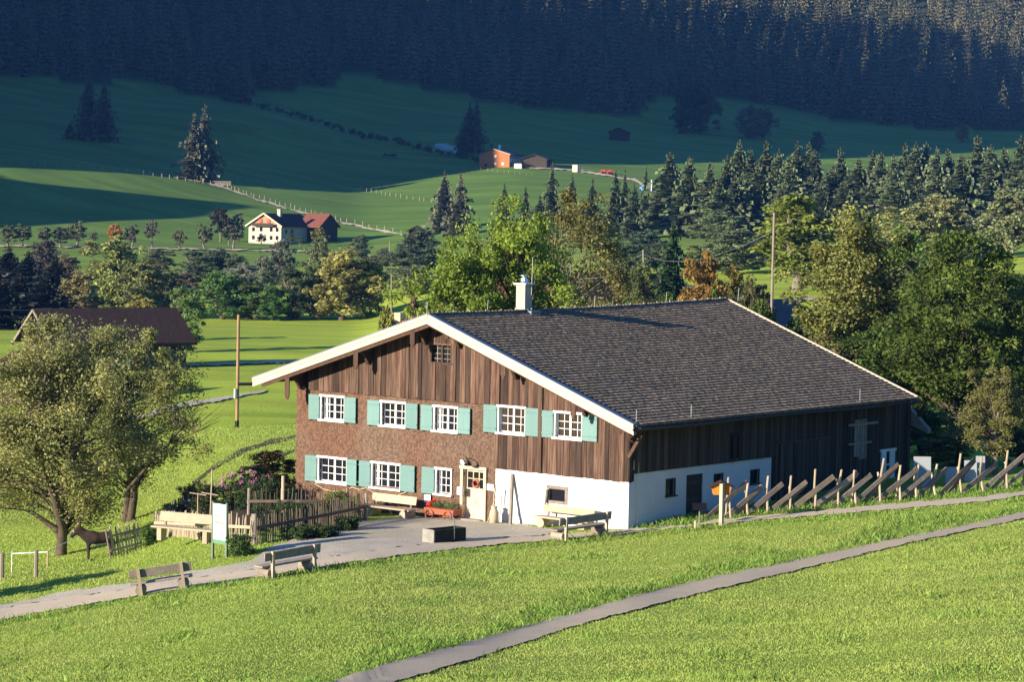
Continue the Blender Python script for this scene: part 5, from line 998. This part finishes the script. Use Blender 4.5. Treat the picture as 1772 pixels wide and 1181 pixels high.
for y in (2, 5): fwin(r, y, 2.8, .9, 1.1, M['glass'], side=True, W_=11.02)
m = MB(); m.hexa([(9, 13, -1), (15.5, 13, -1), (15.5, 22, -1), (9, 22, -1), (9, 13, 5), (15.5, 13, 5), (15.5, 22, 5), (9, 22, 5)]); m.prism([(13, 5), (22, 5), (17.5, 8)], lambda a, b, d: (d, a, b), 9, 15.5); loc(r, m, 'barn_wing', M['barnwood'])
m = MB(); m.hexa([(8, 12, 4.6), (16, 12, 4.6), (16, 17.5, 8.3), (8, 17.5, 8.3), (8, 12, 4.85), (16, 12, 4.85), (16, 17.5, 8.55), (8, 17.5, 8.55)]); m.hexa([(8, 17.5, 8.3), (16, 17.5, 8.3), (16, 23, 4.6), (8, 23, 4.6), (8, 17.5, 8.55), (16, 17.5, 8.55), (16, 23, 4.85), (8, 23, 4.85)]); loc(r, m, 'wing_roof', M['orangetile'])
# orange farmhouse
r, rf = gable('orange_farmhouse', 'orange timber farmhouse with low dark roof high on the slope', 'farmhouse', 829, 291, 12, 14, 5.2, 1.8, HDG-.35, M['shinglefar'], M['slate'])
for x, z in ((6.0, 4.0), (6.0, 1.2), (9.0, 1.2), (2.2, .6)): fwin(r, x, z, .9, .9, M['white'] if x > 3 else M['glass'])
m = MB(); m.box(12.02, 12.08, 0, 14, -1.5, 5.1); loc(r, m, 'side_wall', M['greywood']); 
for y in (1, 4, 7, 10): fwin(r, y, 2.3, 1, 1.3, M['white'], side=True, W_=12.1)
m = MB(); m.box(6, 6.8, 4, 4.8, 6, 8.8); loc(r, m, 'chimney', M['white']); m = MB(); m.beam((6, -.75, 7.1), (12.7, -.75, 5.1), .1, .35); loc(r, m, 'bargeboard', M['palewood'])
gable('outbuilding', 'dark lean shed right behind the orange farmhouse', 'shed', 905, 290, 9, 10, 3.2, 1.5, HDG-.2, M['barnwood'], M['redtile'])
P = gp(905, 290); m = MB(); m.box(P[0]-1, P[0]+2.5, P[1]-4, P[1]-3.4, P[2]-1, P[2]+1.3); tag(m.build('low_wall', M['plaster']), 'low white wall in front of the orange farmhouse', 'wall')
gable('hay_barn', 'small dark hay barn alone on the shaded far meadow', 'hay barn', 1054, 242, 8, 7, 3.2, 1.8, HDG-.2, M['barnwood'], M['redtile'])
gable('field_shed', 'tiny reddish field shed left of the spruce pair', 'shed', 707, 413, 4.5, 4, 2.2, 1.2, HDG, M['redtile'], M['redtile'])
P = gp(998, 298); m = MB(); m.box(P[0]-1.2, P[0]+1.2, P[1]-1.2, P[1]+1.2, P[2]-.3, P[2]+2.6); tag(m.build('white_container', M['plasterfar'], None, .05), 'small white container in the farmyard right of the orange farmhouse', 'container')
for u, w_, lb in ((1040, 3.0, 'red farm machine left of two in the farmyard'), (1052, 2.4, 'red farm machine right of two in the farmyard')):
    P = gp(u, 302); r = empty('farm_machine', P, lb, 'farm machine', 'red farm machines in the yard', HDG); m = MB(); m.box(0, w_*.5, -1, 1, .5, 1.6); m.box(w_*.5, w_*.9, -.7, .7, .6, 1.1); loc(r, m, 'hood', M['redpaint']); m = MB(); m.tube([(.5, -1.1, .5), (.5, -.9, .5)], .5, 10); m.tube([(1.5, -1.1, .4), (1.5, -.9, .4)], .4, 10); loc(r, m, 'wheel', M['black'])
for u, v, s, lb in ((765, 262, 3.2, 'left pale wrapped silage heap beside the shaded spruce'), (778, 266, 3.6, 'right pale wrapped silage heap beside the shaded spruce')):
    P = gp(u, v); m = MB(); m.tube([(P[0]-s, P[1], P[2]-.5), (P[0]-s*.7, P[1], P[2]+1), (P[0]+s*.7, P[1]+.3, P[2]+1), (P[0]+s, P[1], P[2]-.5)], [s*.5, s*.62, s*.62, s*.4], 12); tag(m.build('silage_heap', mat('pale_green_foil', (.35, .42, .38), .6)), lb, 'silage heap')
P = gp(1118, 332); m = MB(); m.box(P[0]-2, P[0]+2, P[1]-1, P[1]+1, P[2]+.4, P[2]+1.5); m.box(P[0]-1.2, P[0]+1.4, P[1]-.9, P[1]+.9, P[2]+1.5, P[2]+2.1); tag(m.build('parked_car', M['blue'], None, .15), 'small pale blue car parked on the farm track', 'car')
P = gp(1127, 345); m = MB(); m.tube([tuple(P), tuple(P+np.array([0, 0, 6]))], .18, 6); tag(m.build('white_mast', M['white']), 'thin white mast beside the farm track', 'mast')
# red roofed houses half hidden behind the ash trees, dark barn roof behind the orange tree
gable('red_house', 'house with bright red roof half hidden by the left bright green tree', 'house', 808, (300,), 8, 10, 3.0, 3.2, HDG-1.2, M['plasterfar'], M['orangetile'])
gable('red_roof_barn', 'long house with dark red roof hidden behind the bronze tree', 'house', 935, (300,), 11, 14, 2.2, 3.4, HDG-.9, M['barnwood'], M['redtile'])
gable('low_shed', 'low dark shed in the field right of the bare stemmed tree', 'shed', 1040, (318,), 16, 6, 1.6, 1.4, HDG, M['barnwood'], M['slate'])
gable('dark_roof_barn', 'dark roofed barn behind the orange autumn tree', 'barn', 1195, (240,), 11, 12, 1.2, 3.6, HDG-.5, M['barnwood'], M['slate'])
# the red roofed barn on the left
N_ = gp(322, 637); hx = HDG-1.0; xd = np.array([math.cos(hx), math.sin(hx)]); yd = np.array([-xd[1], xd[0]]); r, rf = gable('red_roofed_barn', 'long dark barn with red tiled roof behind the left orchard trees', 'barn', 25, (235,), 9, 15, 3.1, 3.0, hx, M['barnwood'], M['redtile'], ov=.9)
O_ = N_[:2]-xd*9-yd*15; r.location = (O_[0], O_[1], N_[2])
m = MB(); m.beam((-.9, -.95, 2.7), (4.5, -.95, 6.2), .08, .3); m.beam((9.9, -.95, 2.7), (4.5, -.95, 6.2), .08, .3); loc(r, m, 'bargeboard', M['rail'])
gable('small_red_barn', 'red roofed barn cut by the left edge of the picture', 'barn', -35, (215,), 7, 9, 2.4, 2.0, HDG-.3, M['barnwood'], M['redtile'])
P = rp(190, 622, 150); P0 = at(168, 262); r = empty('tarpaulin_trailer', P0, 'blue and white tarpaulin covered trailer glimpsed through the orchard tree', 'trailer', None, HDG)
m = MB(); m.prism([(0, .5), (3.4, .5), (3.4, 1.7), (2.9, 2.2), (.5, 2.2), (0, 1.7)], lambda a, b, d: (a, d, b), 0, 2); loc(r, m, 'tarpaulin', M['blue'])
for x in (.7, 2.7): m = MB(); m.tube([(x, -.1, .45), (x, .15, .45)], .45, 12); loc(r, m, 'wheel', M['black'])
# ---- far post fences, each one run
def posts(name, label, pl, n, h=1.1, mt='palewood', rr=.09):
    G0 = gp(*pl[0]); r_ = empty(name, G0, label, 'fence')
    for k in range(n):
        t = k/(n-1)*(len(pl)-1); i = min(int(t), len(pl)-2); u, v = pl[i][0]+(pl[i+1][0]-pl[i][0])*(t-i), pl[i][1]+(pl[i+1][1]-pl[i][1])*(t-i); P = gp(u+random.uniform(-1.5, 1.5), v)
        m = MB(); m.tube([tuple(P-np.array([0, 0, .2])), tuple(P+np.array([0, 0, h*random.uniform(.8, 1.15)]))], rr, 5); m.build('post', M[mt], r_)
posts('pasture_fence', 'line of pale fence posts along the top of the sunlit slope', [(0, 283), (120, 290), (250, 301), (370, 312), (480, 321)], 26, 1.4)
posts('pasture_fence', 'pale fence posts slanting down beside the farm track to the valley', [(250, 303), (380, 322), (440, 342), (520, 366), (600, 386), (720, 412)], 46, 1.3)
posts('pasture_fence', 'pale fence posts across the sunlit slope left of the spruce pair', [(625, 331), (680, 341), (745, 351)], 14, 1.3)
posts('pasture_fence', 'faint fence posts below the orange farmhouse', [(660, 285), (760, 288), (840, 296), (920, 305)], 26, 1.1, 'greywood')
P = gp(378, 322); m = MB()
for k in range(5): m.beam((P[0]-4, P[1], P[2]+.3+k*.3), (P[0]+3, P[1]+3, P[2]+.3+k*.3), .06, .08)
tag(m.build('pasture_gate', M['palewood']), 'pale slatted pasture gate at the bend of the farm track', 'gate')
for i, u in enumerate((667, 677, 682)):
    P = gp(u, 272); r = empty('cow', P, ('dark cow grazing apart at the left of the small herd', 'dark cow grazing in the middle of the small herd', 'dark cow grazing at the right of the small herd')[i], 'cow', 'cows on the shaded slope', HDG)
    pts = [(-.8, 0, 1.0, (.35, .4)), (0, 0, .98, (.38, .44)), (.7, 0, 1.0, (.32, .38)), (1.1, 0, .8, .2), (1.45, 0, .35, .14)]; ed = [(0, 1), (1, 2), (2, 3), (3, 4)]
    for s in (-1, 1):
        for j, x in ((0, -.8), (2, .7)): b = len(pts); pts += [(x, s*.22, .5, .12), (x, s*.22, .05, .08)]; ed += [(j, b), (b, b+1)]
    skinned('body', pts, ed, M['black'], r, 1)
# ------------------------------------------------------------ grass
def inpoly_path(us, vs):
    pu, pl_ = np.interp(us, *zip(*PATH_U)), np.interp(us, *zip(*PATH_L)); on = (vs > pu-1) & (vs < pl_+1)
    ru, rl = np.interp(us, *zip(*YARD_U)), np.interp(us, *zip(*ROAD_L)); ru2 = np.interp(us, *zip(*ROAD_U))
    ru = np.where(us < 980, ru, ru2); return on, (vs > ru-1) & (vs < rl+1), ru, rl, pu, pl_
def projN(X, Y, Z):
    D = np.stack([X-CAM[0], Y-CAM[1], Z-CAM[2]], 1); k = D@_fw; return 886+FPX*(D@_R)/k, 590.5-FPX*(D@_U)/k
def grass(name, n, r0, r1, a0, a1, hmin, hmax, wd, mt, seed, keep, label='meadow grass'):
    g = np.random.default_rng(seed); r = np.sqrt(r0*r0+(r1*r1-r0*r0)*g.random(n)); az = a0+(a1-a0)*g.random(n)
    X, Y = CAM[0]+np.cos(_AZ0-az)*r, CAM[1]+np.sin(_AZ0-az)*r; Z = hz(X, Y); u, v = projN(X, Y, Z); k = keep(u, v, X, Y, g); X, Y, Z = X[k], Y[k], Z[k]; n = len(X)
    patch = .5+.5*np.sin(X*.55+2*np.sin(Y*.33))*np.sin(Y*.6+1.5*np.sin(X*.27)); h = (hmin+(hmax-hmin)*g.random(n)**1.5)*(.6+.7*patch); t = g.random(n)*6.283; ww = wd*(.6+.8*g.random(n))
    lx, ly = g.normal(size=n)*.45*h, g.normal(size=n)*.45*h; dx, dy = np.cos(t)*ww/2, np.sin(t)*ww/2
    B0 = np.stack([X-dx, Y-dy, Z-.02], 1); B1 = np.stack([X+dx, Y+dy, Z-.02], 1); M1 = np.stack([X+lx*.4+dx*.6, Y+ly*.4+dy*.6, Z+h*.55], 1); T_ = np.stack([X+lx, Y+ly, Z+h], 1)
    V = np.stack([B0, B1, M1, T_], 1).reshape(-1, 3); F = np.arange(4*n).reshape(-1, 4); o = link(name, npmesh(name, V, F, {'rnd': np.repeat(g.random(n), 4)}), M[mt]); tag(o, label, 'grass', kind='stuff')
def keep1(u, v, X, Y, g):
    on, road, ru, rl, pu, pl_ = inpoly_path(u, v); e1 = np.minimum(np.abs(v-pu), np.abs(v-pl_)) < 2.2*g.random(len(u)); e2 = (np.abs(v-rl) < 3*g.random(len(u))); return ((~on) | e1) & ((~road) | e2) & (v > ru-3)
grass('meadow_grass', 1150000, 42, 105, -.27, .33, .02, .075, .021, 'blade', 51, keep1, 'short sunlit meadow grass in the foreground')
def keep2(u, v, X, Y, g):
    on, road, ru, rl, pu, pl_ = inpoly_path(u, v); d = pu-v; w1 = (d > 0) & (d < 26+16*np.sin(u*.021)) & (g.random(len(u)) < 1-d/48); d2 = v-rl; w2 = (d2 > 0) & (d2 < 9) & (g.random(len(u)) < .5); d3 = ru-v; w3 = (d3 > 0) & (d3 < 22) & (u > 1090); w4 = (np.sin(X*.9+3*np.sin(Y*.23))*np.sin(Y*.7+2*np.sin(X*.19)) > .72) & (g.random(len(u)) < .25) & (v > rl); e1 = (np.abs(v-pu) < 3*g.random(len(u))); return ((w1 | w2 | w3 | w4) & ~on & ~road) | e1
grass('lush_grass', 540000, 44, 118, -.27, .33, .06, .24, .03, 'blade_dark', 52, keep2, 'taller lush grass fringing the paths')
def keep3(u, v, X, Y, g):
    on, road, ru, rl, pu, pl_ = inpoly_path(u, v); return (v < ru-1) & (u < 560) & (v > 690) & ((Y < -1.5) | (X < -19.5)) & ~road & ~((u > 280) & (v > 870) & (v < 930)) & (g.random(len(u)) < .8)
grass('yard_grass', 260000, 80, 175, -.235, -.06, .03, .12, .04, 'blade', 53, keep3, 'green pasture grass round the orchard trees')
# ------------------------------------------------------------ air
c0 = at(886, 880); HZ = 1.0
m = MB(); zt = 345.; b = 1900.
m.box(CAM[0]-b, CAM[0]+b*.9, CAM[1]-b*.6, CAM[1]+b, -25, zt); hzo = m.build('haze', None); hzo.data.materials.clear()
hm = bpy.data.materials.new('pale_haze'); hm.use_nodes = True; nt = hm.node_tree; nt.nodes.remove(nt.nodes['Principled BSDF']); pv = nt.nodes.new('ShaderNodeVolumePrincipled')
pv.inputs['Color'].default_value = (.13, .38, 1, 1); pv.inputs['Density'].default_value = .000062; pv.inputs['Anisotropy'].default_value = 0.
nt.links.new(pv.outputs[0], nt.nodes['Material Output'].inputs['Volume']); hzo.data.materials.append(hm); tag(hzo, 'thin blue haze filling the valley', 'haze', kind='stuff')
